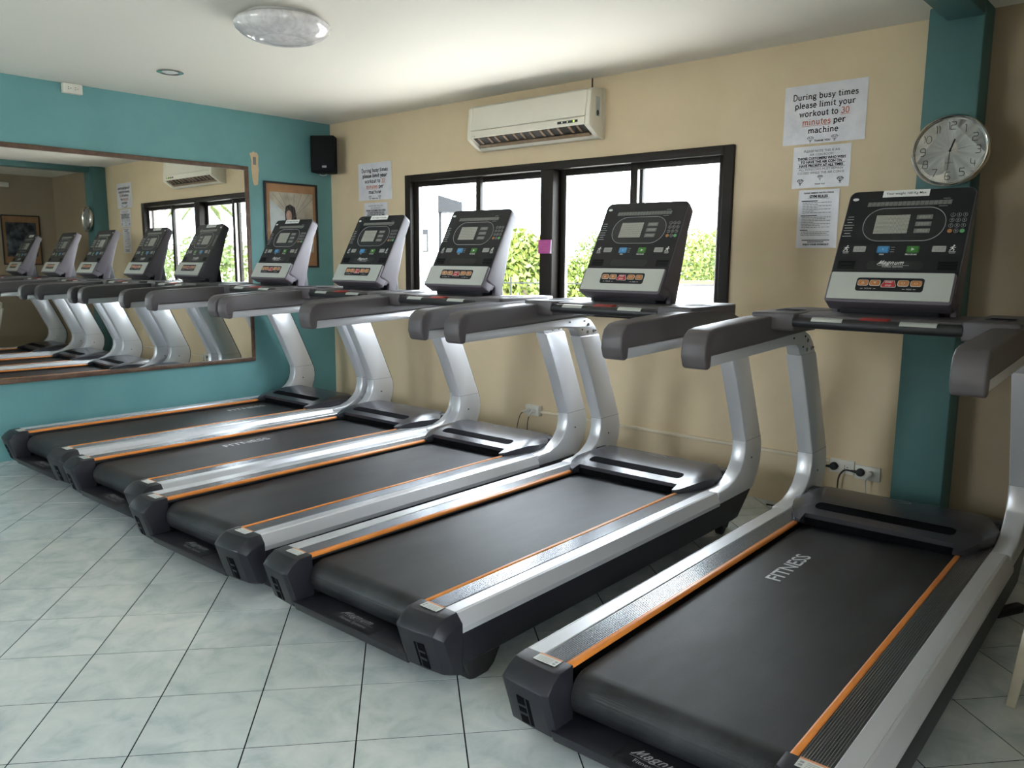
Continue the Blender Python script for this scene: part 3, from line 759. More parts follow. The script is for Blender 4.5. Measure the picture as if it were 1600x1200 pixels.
    for x in xs:
        vr, vf = hood_edge(abs(x))
        lo_r = .250 if abs(x) > .284 else .229
        mb.v.append((x, vr, lo_r))
        for k in range(NV+1):
            v = vr+(vf-vr)*k/NV
            mb.v.append((x, v, hood_z(abs(x), v)))
        mb.v.append((x, vf+.02, .20))
    W_ = NV+3
    for i in range(len(xs)-1):
        for j in range(W_-1):
            mb.f.append((i*W_+j, (i+1)*W_+j, (i+1)*W_+j+1, i*W_+j+1)); mb.sm.append(True)
    for i in (0, len(xs)-1):
        mb.f.append(tuple(i*W_+j for j in range(W_))); mb.sm.append(False)
    me = mb.mesh('motor_hood', fix=True)
    me.set_sharp_from_angle(angle=math.radians(35))
    hood = link('motor_hood', me, M_HOOD, t)
    # dark slot across the hood
    mb = MB(); pl = rrect(.535, .058, .022, 5, 0, .735)
    n = len(pl)
    mb.v = [(p[0], p[1], hood_z(abs(p[0]), p[1])+.0012) for p in pl]+[(p[0], p[1], hood_z(0, .66)-.02) for p in pl]
    mb.f = [tuple(range(n))]+[(i, (i+1) % n, n+(i+1) % n, n+i) for i in range(n)]; mb.sm = [False]*len(mb.f)
    obj('hood_slot', mb, M_VOID, hood)
    lp = circle(.05, 20, 0, .955, .014)
    mb = MB(); o2 = [(p[0]*1.06, .955+(p[1]-.955)*1.12) for p in lp]
    for i in range(20):
        j = (i+1) % 20
        q = [lp[i], lp[j], o2[j], o2[i]]
        mb.add([(p[0], p[1], hood_z(0, p[1])+.0008) for p in q], [(0, 1, 2, 3)])
    obj('hood_badge', mb, M_GREYP, hood)
    obj('hood_mouth', MB().box(-.2825, .2825, .6525, .658, .229, .259), M_VOID, hood)
    obj('front_cover', MB().prism([(1.02, .30), (1.065, .285), (1.085, .20), (1.02, .085), (.95, .085), (.95, .30)], -.385, .385, 'x'), M_DARK, t, bevel=.006)
    for s in (-1, 1):
        obj('foot', MB().prism([(-.98, .082), (-.945, .005), (-.925, 0), (-.86, 0), (-.83, .02), (-.79, .082)], s*.36, s*.445, 'x'), M_RUBBER, t, bevel=.004)
        wh = MB().lathe([(.030, -.016), (.036, -.012), (.036, .012), (.030, .016)], 20, (s*.405, .885, .036), 'x')
        obj('wheel', wh, M_RUBBER, t)
        obj('wheel_bracket', MB().prism([(.84, .09), (.86, .035), (.91, .035), (.945, .09)], s*.425, s*.431, 'x'), M_BLACK, t)
    # tray, cup holders, grip bar
    tray = obj('tray', MB().prism([(.445, 1.104), (.445, 1.121), (.60, 1.128), (.86, 1.121), (.90, 1.108), (.88, 1.098), (.60, 1.085)], -.30, .30, 'x'), M_ARM, t, bevel=.004)
    for s in (-1, 1):
        mb = MB(); outer = [(s*.286, .40), (s*.455, .40), (s*.462, .42), (s*.462, .80), (s*.42, .90), (s*.286, .90)]
        hole = rrect(.085, .105, .02, 4, s*.375, .60)
        mb.prism(outer, 1.060, 1.128, 'z')
        cup = obj('cup_holder', mb, M_ARM, t, bevel=.008, segs=3)
        rm = MB(); ring(rm, rrect(.098, .118, .024, 4, s*.375, .60), hole, 1.126, 1.1305); obj('cup_rim', rm, M_DARK, cup)
        obj('cup_well', MB().prism(hole, 1.1275, 1.1292, 'z'), M_VOID, cup)
    bar = obj('grip_bar', MB().tube([(-.29, .415, 1.094), (-.1, .41, 1.094), (.1, .41, 1.094), (.29, .415, 1.094)], .0215, 16), M_BLACK, t)
    for (a, b) in ((-.218, -.105), (.092, .212)):
        mb = MB()
        mb.grid(lambda u, w: (a+(b-a)*u, .41+.0222*math.cos(math.radians(75+85*w)), 1.094+.0222*math.sin(math.radians(75+85*w))), 1, 8)
        obj('pulse_plate', mb, M_PANEL, bar, fix=False)
    obj('stop_key', MB().prism([(.402, 1.108), (.402, 1.1165), (.415, 1.121), (.448, 1.1235), (.448, 1.108)], -.050, .050, 'x'), M_RED, t, bevel=.005)
    # console --------------------------------------------------------------
    neck = obj('console_neck', MB().prism([(.585, 1.118), (.575, 1.165), (.60, 1.20), (.74, 1.26), (.76, 1.118)], -.176, .176, 'x'), M_BLACK, t, bevel=.006)
    fd = Vector((0, .23, .415)).normalized(); fn = Vector((0, -fd.z, fd.y))
    FM = Matrix(((1, 0, 0, 0), (0, fd.y, fn.y, .545), (0, fd.z, fn.z, 1.18), (0, 0, 0, 1)))      # face: x, up the slope, out
    def fbox(mb, x0, x1, t0, t1, n0, n1): return mb.box(x0, x1, t0, t1, n0, n1)
    # shell (side view t, n) : thick at the foot, tapering to the top
    body = MB()
    outl = rrect(.452, .482-.02, .028, 6, 0, .251)
    def shell_ring(off, sc, sh): return [(p[0]*sc, p[1], off(p[1])) for p in outl]
    n = len(outl)
    back = lambda tt: -.055-.040*max(0.0, (.48-tt)/.48)
    body.v = [(p[0], p[1], 0.0) for p in outl]+[(p[0]*1.012, p[1], -.012) for p in outl]+[(p[0]*.985, p[1]*.995, back(p[1])) for p in outl]
    body.f = [tuple(range(n)), tuple(range(2*n, 3*n))[::-1]]+[(k*n+i, k*n+(i+1) % n, (k+1)*n+(i+1) % n, (k+1)*n+i) for k in (0, 1) for i in range(n)]
    body.sm = [False, False]+[True]*(2*n)
    body.xf(FM)
    me = body.mesh('console'); me.set_sharp_from_angle(angle=math.radians(40))
    con = link('console', me, M_CSIDE, t)
    fc = MB().prism(rrect(.446, .458, .026, 6, 0, .2515), .0, .0015, 'z').xf(FM); obj('console_face', fc, M_CONS, con)
    for s in (-1, 1):
        st_ = [(.578, 1.158), (.612, 1.158), (.636, 1.185), (.632, 1.118), (.685, 1.118), (.803, 1.553), (.772, 1.568)]
        obj('side_panel', MB().prism(st_, min(s*.200, s*.2225), max(s*.200, s*.2225), 'x'), M_CSIDE, con, bevel=.003)
        obj('screw_hole', MB().prism(circle(.004, 8, .612, 1.205), min(s*.2225, s*.2235), max(s*.2225, s*.2235), 'x'), M_VOID, con)
    obj('back_panel', MB().prism([(.66, 1.13), (.682, 1.13), (.800, 1.55), (.78, 1.555)], -.20, .20, 'x'), M_CSIDE, con)
    Z0 = .0016
    def fobj(name, mb, mat, parent=None, **k): return obj(name, mb.xf(FM), mat, parent or con, **k)
    def fpoly(poly, z0, z1): return MB().prism(poly, z0, z1, 'z')
    # silver lower panel on its own carrier
    fobj('panel_carrier', fpoly(rrect(.446, .128, .012, 4, 0, .050), -.055, .014), M_CSIDE, bevel=.003)
    fobj('control_panel', fpoly(rrect(.430, .114, .004, 3, 0, .055), .014, .0165), M_PANEL)
    fobj('key_block', fpoly(rrect(.237, .056, .010, 4, .003, .0605), .0165, .0175), M_CONS)
    for i, x in enumerate((-.091, -.048, .051, .095)):
        fobj('key', fpoly(rrect(.036, .022, .006, 4, x, .0665), .0175, .0200), M_BTNO, bevel=.0008)
        mb = MB(); ring(mb, rrect(.0385, .0245, .007, 4, x, .0665), rrect(.036, .022, .006, 4, x, .0665), .0175, .0186); fobj('key_rim', mb, M_WHITE)
    sym = MB(); Zk = T(0, 0, .0202)
    stroke(sym, [(-.095, .063), (-.091, .070), (-.087, .063)], .0012, Zk, True)
    stroke(sym, [(-.052, .070), (-.048, .063), (-.044, .070)], .0012, Zk, True)
    for q in (.051, .095):
        stroke(sym, [(q-.006, .0665), (q-.002, .070)], .001, Zk); stroke(sym, [(q-.006, .0665), (q-.002, .063)], .001, Zk)
        stroke(sym, [(q+.006, .0665), (q+.002, .070)], .001, Zk); stroke(sym, [(q+.006, .0665), (q+.002, .063)], .001, Zk)
    fobj('key_symbols', sym, M_WHITE, fix=False)
    redp = [(-.022, .050), (.024, .050), (.026, .056), (.018, .076), (-.014, .076), (-.024, .056)]
    fobj('start_stop_key', fpoly(redp, .0175, .0205), M_BTNR, bevel=.001)
    mb = MB(); ring(mb, [(p[0]*1.07, .063+(p[1]-.063)*1.1) for p in redp], redp, .0175, .0188); fobj('key_rim', mb, M_WHITE)
    mb = MB(); Zt = T(0, 0, .0207)
    text_into(mb, 'START', .0088, Zt @ T(.001, .0695, 0), bold=.0002); text_into(mb, 'STOP', .0088, Zt @ T(.001, .0555, 0), bold=.0002)
    Zt = T(0, 0, .0177)
    text_into(mb, 'INCLINE', .0068, Zt @ T(-.069, .0425, 0)); text_into(mb, 'SPEED', .0068, Zt @ T(.074, .0425, 0))
    for (a, b) in ((-.097, -.088), (-.050, -.041), (.051, .060), (.088, .097)): stroke(mb, [(a, .0425), (b, .0425)], .0014, Zt)
    fobj('lettering', mb, M_WHITE, fix=False)
    # oval display
    def stadium(w, h, r, cx, cy): return rrect(w, h, r, 10, cx, cy)
    fobj('display_window', fpoly(stadium(.286, .140, .066, -.002, .328), Z0, Z0+.0006), M_BLACK)
    mb = MB(); ring(mb, stadium(.294, .147, .070, -.002, .328), stadium(.2895, .1425, .068, -.002, .328), Z0, Z0+.0014); fobj('display_bezel', mb, M_GREYP)
    fobj('dot_matrix_screen', fpoly([(-.105, .288), (.017, .288), (.017, .369), (-.105, .369)], Z0+.0006, Z0+.0012), M_DOTS)
    seg = MB(); seg2 = MB()
    for yy in (.358, .328, .298):
        fobj('numeric_display', fpoly(rrect(.055, .019, .001, 2, .068, yy), Z0+.0006, Z0+.0012), M_LCDD)
        text_into(seg, '8888', .0185, T(.068, yy, Z0+.0014), shear=.12, space=1.05)
    for x in (-.140, .141):
        fobj('numeric_display', fpoly(rrect(.046, .025, .003, 3, x, .2205), Z0, Z0+.0008), M_LCD)
        text_into(seg2, '188', .019, T(x, .2205, Z0+.001), shear=.12, space=1.1)
    for k in range(19):
        x = -.1495+.0158*k
        fobj('led_cell', fpoly([(x, .411), (x+.0140, .411), (x+.0152, .430), (x+.0012, .430)], Z0, Z0+.0006), M_LCDD if k % 1 == 0 else M_LCD)
    fobj('segments', seg, M_LCD, fix=False); fobj('segments', seg2, M_INKG, fix=False)
    for (x, m_) in ((-.053, M_BTNB), (.052, M_BTNG)):
        fobj('function_key', fpoly(rrect(.038, .024, .003, 3, x, .2185), Z0, Z0+.002), m_, bevel=.0006)
        mb = MB(); ring(mb, rrect(.044, .029, .004, 3, x, .2185), rrect(.0415, .0265, .0035, 3, x, .2185), Z0, Z0+.0012); fobj('key_rim', mb, m_)
    for r_ in range(4):
        for c_ in range(3):
            x, yy = .163+.0205*c_, .364-.0228*r_
            mt = M_BTNO if (r_, c_) == (3, 0) else M_KEYG if (r_, c_) == (3, 2) else M_CONS
            fobj('keypad_key', fpoly(circle(.0072, 14, x, yy), Z0, Z0+.0016), mt)
            mb = MB(); ring(mb, circle(.0082, 14, x, yy), circle(.0070, 14, x, yy), Z0, Z0+.0018); fobj('key_rim', mb, M_GREYP if mt is M_CONS else mt)
    pr = MB(); Zp = T(0, 0, Z0+.0002); Zk = T(0, 0, Z0+.0022)
    num = '123456789'
    for i, ch in enumerate(num): text_into(pr, ch, .0095, T(.163+.0205*(i % 3), .364-.0228*(i//3), Z0+.0019))
    text_into(pr, '0', .0095, T(.1835, .2956, Z0+.0019))
    for k, ln in enumerate((.022, .026, .018, .038, .030, .034, .022, .034)):
        x0 = -.200-ln/2-.002; stroke(pr, [(x0, .366-.0124*k), (x0+ln, .366-.0124*k)], .0016, Zp)
    text_into(pr, 'FAN', .0085, Zp @ T(-.055, .197, 0), bold=.0002); text_into(pr, 'PROGRAM', .0085, Zp @ T(.049, .197, 0), bold=.0002)
    for yy in (.2285, .2185, .2085): stroke(pr, [(-.026, yy), (-.012, yy)], .001, Zp)
    text_into(pr, '*', .016, Zk @ T(-.053, .2155, 0))
    stroke(pr, [(.049, .2145), (.049, .2225), (.056, .2185)], .003, Zk, True)
    for x in (-.190, .186):      # little runners
        pr.prism(circle(.0032, 8, x+.003, .2345), Z0, Z0+.0003, 'z')
        stroke(pr, [(x+.001, .2305), (x-.002, .2225)], .005, Zp)
        stroke(pr, [(x-.002, .2225), (x+.005, .219), (x+.003, .212)], .0028, Zp); stroke(pr, [(x-.002, .2225), (x-.006, .216), (x-.011, .215)], .0028, Zp)
        stroke(pr, [(x+.001, .2295), (x+.007, .226), (x+.010, .228)], .0022, Zp); stroke(pr, [(x+.001, .2295), (x-.006, .228), (x-.008, .223)], .0022, Zp)
        stroke(pr, [(x-.012, .2085), (x+.012, .2085)], .0022, Zp)
        stroke(pr, [(x-.010, .2035), (x+.010, .2035)], .0016, Zp)
    stroke(pr, [(.118, .4375), (.142, .4375)], .001, Zp); stroke(pr, [(.108, .4045), (.138, .4045)], .001, Zp)
    fobj('console_print', pr, M_WHITE, fix=False)
    fobj('badge', fpoly(circle(.0115, 18, -.2, .445, .0062), Z0, Z0+.0015), M_WHITE)
    for x in (-.175, .181):
        mb = MB()
        for k in range(6): mb.box(x-.032, x+.032, .135+.0058*k, .1375+.0058*k, Z0, Z0+.001)
        fobj('speaker_grille', mb, M_VOID)
    fobj('logo_plate', fpoly(rrect(.20, .036, .016, 5, 0, .15), Z0, Z0+.0012), M_BLACK)
    return t

def add_logo(t, mat):
    fd = Vector((0, .23, .415)).normalized(); fn = Vector((0, -fd.z, fd.y))
    FM = Matrix(((1, 0, 0, 0), (0, fd.y, fn.y, .545), (0, fd.z, fn.z, 1.18), (0, 0, 0, 1)))
    con = [c for c in t.children if c.name.startswith('console') and 'neck' not in c.name][0]
    mb = MB(); M = FM @ T(0, 0, .0031)
    slab(mb, 'M', .017, -.062, .1535, M, .15, False, .5, 0); slab(mb, 'agnum', .017, -.0435, .1535, M, .15, False, .5, 0)
    stroke(mb, [(-.060, .1495), (.052, .1495)], .0008, M)
    text_into(mb, 'Fitness Systems', .0105, M @ T(-.005, .1445, 0), space=1.1)
    obj('lettering', mb, mat, con, fix=False)
def add_notice(t, dx=0.0):
    fd = Vector((0, .23, .415)).normalized(); fn = Vector((0, -fd.z, fd.y))
    FM = Matrix(((1, 0, 0, 0), (0, fd.y, fn.y, .545), (0, fd.z, fn.z, 1.18), (0, 0, 0, 1)))
    con = [c for c in t.children if c.name.startswith('console') and 'neck' not in c.name][0]
    w = obj('weight_notice', MB().box(-.101+dx, .066+dx, .451, .481, .0018, .0026).xf(FM), M_WHITE, con)
    w['label'] = 'white paper strip reading Your weight 100 Kg Max'
    mb = MB(); text_into(mb, 'Your weight 100 Kg Max', .0142, FM @ T(-.0175+dx, .466, .0029), bold=.0002)
    o = obj('notice_lettering', mb, M_INK, con, fix=False)
def add_belt_text(t, v0, v1):
    """FITNESS along the belt, letters' tops toward -x"""
    mb = MB()
    M = T(-.144, (v0+v1)/2, .2266) @ Matrix.Rotation(PI/2, 4, 'Z')
    me = text_mesh('FITNESS', .080, bold=.0012)
    xs = [v.co.x for v in me.vertices]; w = max(xs)-min(xs); k = (v1-v0)/w
    mb.add([M @ Vector((v.co.x*k, v.co.y*.95, 0)) for v in me.vertices], [tuple(p.vertices) for p in me.polygons])
    o = obj('belt_lettering', mb, M_BELTTXT, t, fix=False)

def copy_tree(o, parent=None):
    c = o.copy(); COL.objects.link(c); c.parent = parent
    for ch in list(o.children): copy_tree(ch, c)
    return c
proto = make_treadmill()
TM = [  # x, y, yaw, label
 (0.650, YR+.035, .024, 'treadmill standing closest to the teal wall with the long mirror, weight notice on its console'),
 (1.655, YR+.035, .026, 'treadmill second from the mirror wall, FITNESS lettering halfway along its belt'),
 (2.630, YR-.03, .032, 'middle treadmill of the row, plain belt, console standing in front of the window centre post'),
 (3.703, YR, .024, 'treadmill with plain belt and no notice, its console before the right-hand window panes'),
 (4.895, YR, .028, 'treadmill in front of the teal column, its console below the round wall clock'),
]
treadmills = []
for i, (x, y, a, lab) in enumerate(TM):
    t = proto if i == 0 else copy_tree(proto)
    treadmills.append(t)
for t, (x, y, a, lab) in zip(treadmills, TM):
    t.location = (x, y, 0); t.rotation_euler = (0, 0, a)
    tag(t, lab, 'treadmill', 'row of treadmills facing the window')
for i in (0, 1, 4):
    add_logo(treadmills[i], M_WHITE); add_notice(treadmills[i])
add_belt_text(treadmills[0], .26, .555); add_belt_text(treadmills[1], -.335, -.035); add_belt_text(treadmills[4], -.02, .29)

# ==================================================================== MIRROR + PICTURES
def build_mirror():
    m = empty('wall_mirror', (0, 0, 0)); tag(m, 'large wood-framed wall mirror on the teal wall', 'mirror')
    y0, y1, z0, z1 = -3.6, -.790, .505, 2.024
    fw_, d = .030, .026
    for nm, q in (('frame_bar', (y0, y1, z1-fw_, z1)), ('frame_bar', (y0, y1, z0, z0+fw_)), ('frame_bar', (y0, y0+fw_, z0+fw_, z1-fw_)), ('frame_bar', (y1-fw_, y1, z0+fw_, z1-fw_))):
        obj(nm, MB().box(0, d, *q), M_WOODF, m, bevel=.003)
    nx, ny, nz = 1, -.0036, .0033
    yc, zc = (y0+y1)/2, (z0+z1)/2
    f = lambda y, z: .012-(ny*(y-yc)+nz*(z-zc))
    a, b, c, e = y0+fw_*.5, y1-fw_*.5, z0+fw_*.5, z1-fw_*.5
    mb = MB(); mb.v = [(f(a, c), a, c), (f(b, c), b, c), (f(b, e), b, e), (f(a, e), a, e), (.001, a, c), (.001, b, c), (.001, b, e), (.001, a, e)]
    mb.f = [(0, 1, 2, 3), (7, 6, 5, 4), (4, 5, 1, 0), (5, 6, 2, 1), (6, 7, 3, 2), (7, 4, 0, 3)]; mb.sm = [False]*6
    obj('mirror_glass', mb, M_MIRROR, m)
build_mirror()
def build_picture(name, side, yc, zc, w, h, label, photo, extra=None):
    """framed picture on the left (side=1) or right (side=-1) wall, local x right seen from the room"""
    m = empty(name, (0 if side > 0 else ROOM_W, yc, zc)); tag(m, label, 'picture', 'framed pictures on the walls')
    m.rotation_euler = (PI/2, 0, PI/2) if side > 0 else (PI/2, 0, -PI/2)
    f = .014
    for q in ((-w/2, w/2, h/2-f, h/2), (-w/2, w/2, -h/2, -h/2+f), (-w/2, -w/2+f, -h/2+f, h/2-f), (w/2-f, w/2, -h/2+f, h/2-f)):
        obj('frame_bar', MB().box(*q, 0, .022), M_BLACK, m, bevel=.002)
    obj('mat_board', MB().box(-w/2+f, w/2-f, -h/2+f, h/2-f, .002, .008), M_MAT, m)
    obj('photo', MB().box(*photo, .008, .0092), M_PHOTO1 if side > 0 else M_PHOTO2, m)
    if extra: extra(m, photo)
    obj('glass', MB().box(-w/2+f, w/2-f, -h/2+f, h/2-f, .014, .016), M_LENS, m, fix=False)
    return m
def pic_left(m, ph):
    a, b, c, d = ph; z = .0094
    w = b-a
    obj('photo_sky', MB().prism([(a, c+.16), (a+.13, c+.20), (a+.16, d-.18), (a, d-.06)], z-.0003, z, 'z'), M_PHOTOB, m)
    lines = MB()
    for k in range(7): stroke(lines, [(a+.21, d-.21), (a+.02+.07*k, d-.005)], .0035, T(0, 0, z+.0004))
    obj('photo_rafters', lines, M_INKG, m, fix=False)
    cx, cy = a+w*.46, d-.16
    obj('photo_hair', MB().prism([(cx-.045, cy-.12), (cx-.05, cy), (cx-.04, cy+.05), (cx, cy+.068), (cx+.045, cy+.045), (cx+.058, cy-.02), (cx+.062, cy-.12)], z, z+.0004, 'z'), M_HAIR, m)
    obj('photo_face', MB().prism(circle(.027, 16, cx-.012, cy-.025, .045), z+.0004, z+.0007, 'z'), M_SKIN, m)
    obj('photo_coat', MB().prism([(cx-.09, c), (cx-.06, cy-.13), (cx-.02, cy-.10), (cx+.05, cy-.115), (cx+.10, c+.05), (cx+.10, c)], z, z+.0003, 'z'), M_PHOTO2, m)
build_picture('framed_picture', 1, -.405, 1.588, .496, .682, 'black-framed poster with tan mat and pale photograph, on the teal wall beside the mirror', (-.20, .205, -.215, .262), pic_left)
build_picture('framed_picture', -1, -.44, 1.58, .47, .66, 'black-framed picture with tan mat and dark group photograph, seen reflected in the mirror', (-.185, .185, -.22, .235))

# ==================================================================== CEILING THINGS
def build_lamp():
    m = empty('ceiling_lamp', (2.368, -1.966, H)); tag(m, 'round frosted dome ceiling lamp, switched off', 'lamp')
    obj('base', MB().lathe([(.172, 0), (.172, -.022), (.165, -.026)], 48), M_LAMPB, m)
    prof = [(.160, -.016), (.198, -.018), (.216, -.028), (.222, -.042), (.214, -.060), (.190, -.080), (.155, -.097), (.122, -.106), (.112, -.104), (.104, -.1055), (.06, -.112), (.015, -.114)]
    obj('dome', MB().lathe(prof, 56), M_DOME, m)
build_lamp()
def build_downlight():
    m = empty('downlight', (.862, -1.787, H)); tag(m, 'small recessed downlight in the ceiling', 'light')
    obj('ring', MB().lathe([(.062, 0), (.076, -.002), (.078, -.006), (.066, -.010), (.058, -.006)], 32), M_CHROME, m)
    obj('bulb', MB().lathe([(.056, -.004), (.045, -.007), (.02, -.010), (.004, -.0105)], 24), M_WHITE, m)
build_downlight()

# ==================================================================== WALL THINGS
def build_clock():
    m = empty('wall_clock', (4.838, -.171, 1.812)); tag(m, 'round wall clock with wide silver rim on the teal column', 'clock')
    m.rotation_euler = (math.radians(-4), 0, math.radians(4))
    R0 = .158
    obj('case', MB().lathe([(.120, .004), (.150, .004), (R0, .012), (R0, .030), (.155, .042), (.149, .046), (.143, .043), (.139, .030)], 56, axis='y'), M_CHROME, m)
    obj('dial', MB().lathe([(.142, .024), (.142, .030), (.002, .030)], 48, axis='y'), M_CLOCKF, m)
    M = T(0, -.0306, 0) @ Matrix.Rotation(PI/2, 4, 'X')
    mb = MB()
    for k in range(1, 13):
        a = math.radians(90-30*k); r_ = .109
        digits(mb, str(k), .033, r_*math.cos(a), r_*math.sin(a), M, .0026)
    obj('numerals', mb, M_INK, m, fix=False)
    mb = MB(); text_into(mb, 'QUARTZ', .008, M @ T(0, -.052, 0)); obj('lettering', mb, M_INK, m, fix=False)
    Mh = T(0, -.0318, 0) @ Matrix.Rotation(PI/2, 4, 'X')
    mb = MB(); a = math.radians(72); stroke(mb, [(0, 0), (.052*math.cos(a), .052*math.sin(a))], .006, Mh); obj('hour_hand', mb, M_INK, m, fix=False)
    mb = MB(); stroke(mb, [(.0, .012), (-.003, -.084)], .0024, T(0, -.0322, 0) @ Matrix.Rotation(PI/2, 4, 'X')); obj('minute_hand', mb, M_INK, m, fix=False)
    mb = MB(); stroke(mb, [(-.006, -.002), (.092, .018)], .001, T(0, -.0326, 0) @ Matrix.Rotation(PI/2, 4, 'X')); obj('second_hand', mb, M_GREYP, m, fix=False)
    obj('hub', MB().lathe([(.005, .030), (.005, .034)], 14, axis='y'), M_INK, m)
    obj('lens', MB().lathe([(.1425, .038), (.1425, .040), (.002, .0402)], 40, axis='y'), M_LENS, m)
build_clock()

def build_ac():
    m = empty('air_conditioner', (2.31, 0, 2.065)); tag(m, 'aged white split air conditioner mounted above the window', 'air conditioner')
    hw = .52
    side = [(0, 0), (0, .303), (-.045, .303), (-.125, .292), (-.142, .275), (-.157, .12), (-.158, .075), (-.150, .066), (-.055, .006)]
    obj('body', MB().prism([(0, 0.004), (0, .303), (-.045, .303), (-.118, .292), (-.135, .275), (-.146, .12), (-.146, .078), (-.06, .03), (-.05, .004)], -hw+.012, hw-.012, 'x'), M_AC, m, bevel=.004)
    for s in (-1, 1):
        obj('end_panel', MB().prism(side, min(s*(hw-.035), s*hw), max(s*(hw-.035), s*hw), 'x'), M_AC, m, bevel=.005)
    obj('rear_casing', MB().prism([(0, .004), (0, .30), (-.028, .30), (-.03, .12), (-.018, .09), (-.018, .004)], hw, hw+.004, 'x'), M_AC, m)
    obj('front_panel', MB().prism([(-.118, .2945), (-.138, .280), (-.1585, .128), (-.150, .126), (-.13, .27)], -hw+.036, hw-.036, 'x'), M_AC, m, bevel=.002)
    obj('lower_panel', MB().prism([(-.1588, .122), (-.160, .080), (-.150, .0765), (-.146, .122)], -hw+.036, hw-.036, 'x'), M_AC, m, bevel=.002)
    obj('outlet', MB().prism([(-.147, .0765), (-.06, .0275), (-.062, .033), (-.147, .082)], -hw+.05, hw-.05, 'x'), M_ACIN, m)
    for k in range(12):
        x = -.42+.84*k/11+(.012 if k % 3 == 1 else 0)
        obj('fin', MB().prism([(-.1475, .0715), (-.098, .0435), (-.098, .055), (-.147, .082)], x-.009, x+.009, 'x'), M_ACV, m)
    obj('louvre', MB().prism([(-.088, .035), (-.066, .021), (-.064, .025), (-.086, .040)], -hw+.05, hw-.055, 'x'), M_ACV, m)
    obj('lower_lip', MB().prism([(-.066, .022), (-.052, .006), (-.04, .008), (-.055, .030)], -hw+.036, hw-.036, 'x'), M_AC, m)
    ip = obj('indicator_panel', MB().box(hw-.245, hw-.088, -.1612, -.1590, .094, .109), M_BLACK, m)
    obj('indicator_light', MB().box(hw-.122, hw-.111, -.1626, -.1612, .0965, .1065), M_LED, ip)
    obj('indicator_light', MB().box(hw-.168, hw-.162, -.1626, -.1612, .0975, .1055), M_LEDW, ip)
    obj('indicator_light', MB().box(hw-.211, hw-.205, -.1626, -.1612, .0975, .1055), M_LEDW, ip)
    lb = obj('side_label', MB().box(hw, hw+.0012, -.095, -.055, .13, .245), M_PHOTOB, m)
    obj('side_label_mark', MB().prism(circle(.012, 14, -.075, .15, .018), hw+.0012, hw+.0018, 'x'), M_INK, lb)
    obj('energy_label', MB().box(-hw-.001, -hw, -.12, -.06, .20, .26), M_BTNG, m)
    mb = MB(); Mx = T(hw-.20, -.1530, .158) @ Matrix.Rotation(math.radians(90-7.5), 4, 'X')
    for (a, b) in ((-.045, -.012), (-.006, .002), (.008, .05), (.055, .065)): stroke(mb, [(a, 0), (b, 0)], .005, Mx)
    stroke(mb, [(-hw+.2-hw+.07, -.07), (-hw+.2-hw+.078, -.07)], .008, Mx)
    obj('lettering', mb, M_GREYP, m, fix=False)
build_ac()
tag(obj('cable_stub', MB().tube([(2.735, -.008, 2.372), (2.735, -.008, 2.44)], .004, 8), M_RUBBER), 'short dark cable running up to the ceiling from the air conditioner', 'cable')

def diamond(mb, x, y, s, M):
    P = [(x-s, y+.35*s), (x-.5*s, y+.75*s), (x+.5*s, y+.75*s), (x+s, y+.35*s), (x, y-.75*s)]
    w = s*.12
    stroke(mb, P, w, M, True); stroke(mb, [P[0], P[3]], w, M)
    stroke(mb, [P[1], (x-.3*s, y+.35*s), P[4]], w, M); stroke(mb, [P[2], (x+.3*s, y+.35*s), P[4]], w, M)
    stroke(mb, [(x-.3*s, y-1.0*s), (x+.3*s, y-1.0*s)], w, M)
def sheet(name, x0, x1, z0, z1, label, group, tilt=0.0):
    cx, cz = (x0+x1)/2, (z0+z1)/2; w, h = x1-x0, z1-z0
    m = empty(name, (cx, -.001, cz)); m.rotation_euler = (PI/2, 0, 0); tag(m, label, 'notice', group)
    if tilt: m.rotation_euler = (PI/2, tilt, 0)
    mb = MB(); rnd = random.Random(name+label)
    k1, k2 = rnd.random()*6, rnd.random()*6
    def f(u, v):
        return (-w/2+w*u, -h/2+h*v, .0022+.0010*math.sin(7*u+k1)*math.sin(5*v+k2)+.0006*math.sin(13*v+k1*2))
    mb.grid(f, 14, 12)
    obj('paper', mb, M_PAPER, m, fix=False)
    return m, w, h
SUR = T(0, 0, .0046)
def busy_sheet(x0, x1, z0, z1, label):
    m, w, h = sheet('busy_times_notice', x0, x1, z0, z1, label, 'notices taped to the beige wall')
    mb = MB(); rd = MB()
    s = .333/slab_width('During busy times')/.94; y = h/2-.072; dy = .0425
    slab(mb, 'During busy times', s*.94, 0, y, SUR); y -= dy
    slab(mb, 'please limit your', s*.94, 0, y, SUR); y -= dy
    a, b = 'workout to ', '30'
    W = slab_width(a+b)*s*.94
    slab(mb, a, s*.94, -W/2, y, SUR, align=0); slab(rd, b, s*.94, -W/2+slab_width(a)*s*.94, y, SUR, align=0)
    stroke(rd, [(W/2-slab_width(b)*s*.94, y-.006), (W/2, y-.006)], .002, SUR); y -= dy
    a, b = 'minutes', ' per'
    W = slab_width(a+b)*s*.94
    slab(rd, a, s*.94, -W/2, y, SUR, align=0); slab(mb, b, s*.94, -W/2+slab_width(a)*s*.94, y, SUR, align=0)
    stroke(rd, [(-W/2, y-.006), (-W/2+slab_width(a)*s*.94, y-.006)], .002, SUR); y -= dy
    slab(mb, 'machine', s*.94, 0, y, SUR)
    y -= .040
    text_into(mb, 'THANK YOU', .014, SUR @ T(0, y, 0), bold=.0003)
    obj('lettering', mb, M_INK, m, fix=False); obj('red_lettering', rd, M_INKR, m, fix=False)
    dm = MB(); diamond(dm, -.062, y+.010, .017, SUR); diamond(dm, .062, y+.010, .017, SUR)
    obj('ornament', dm, M_INKG, m, fix=False)
    return m
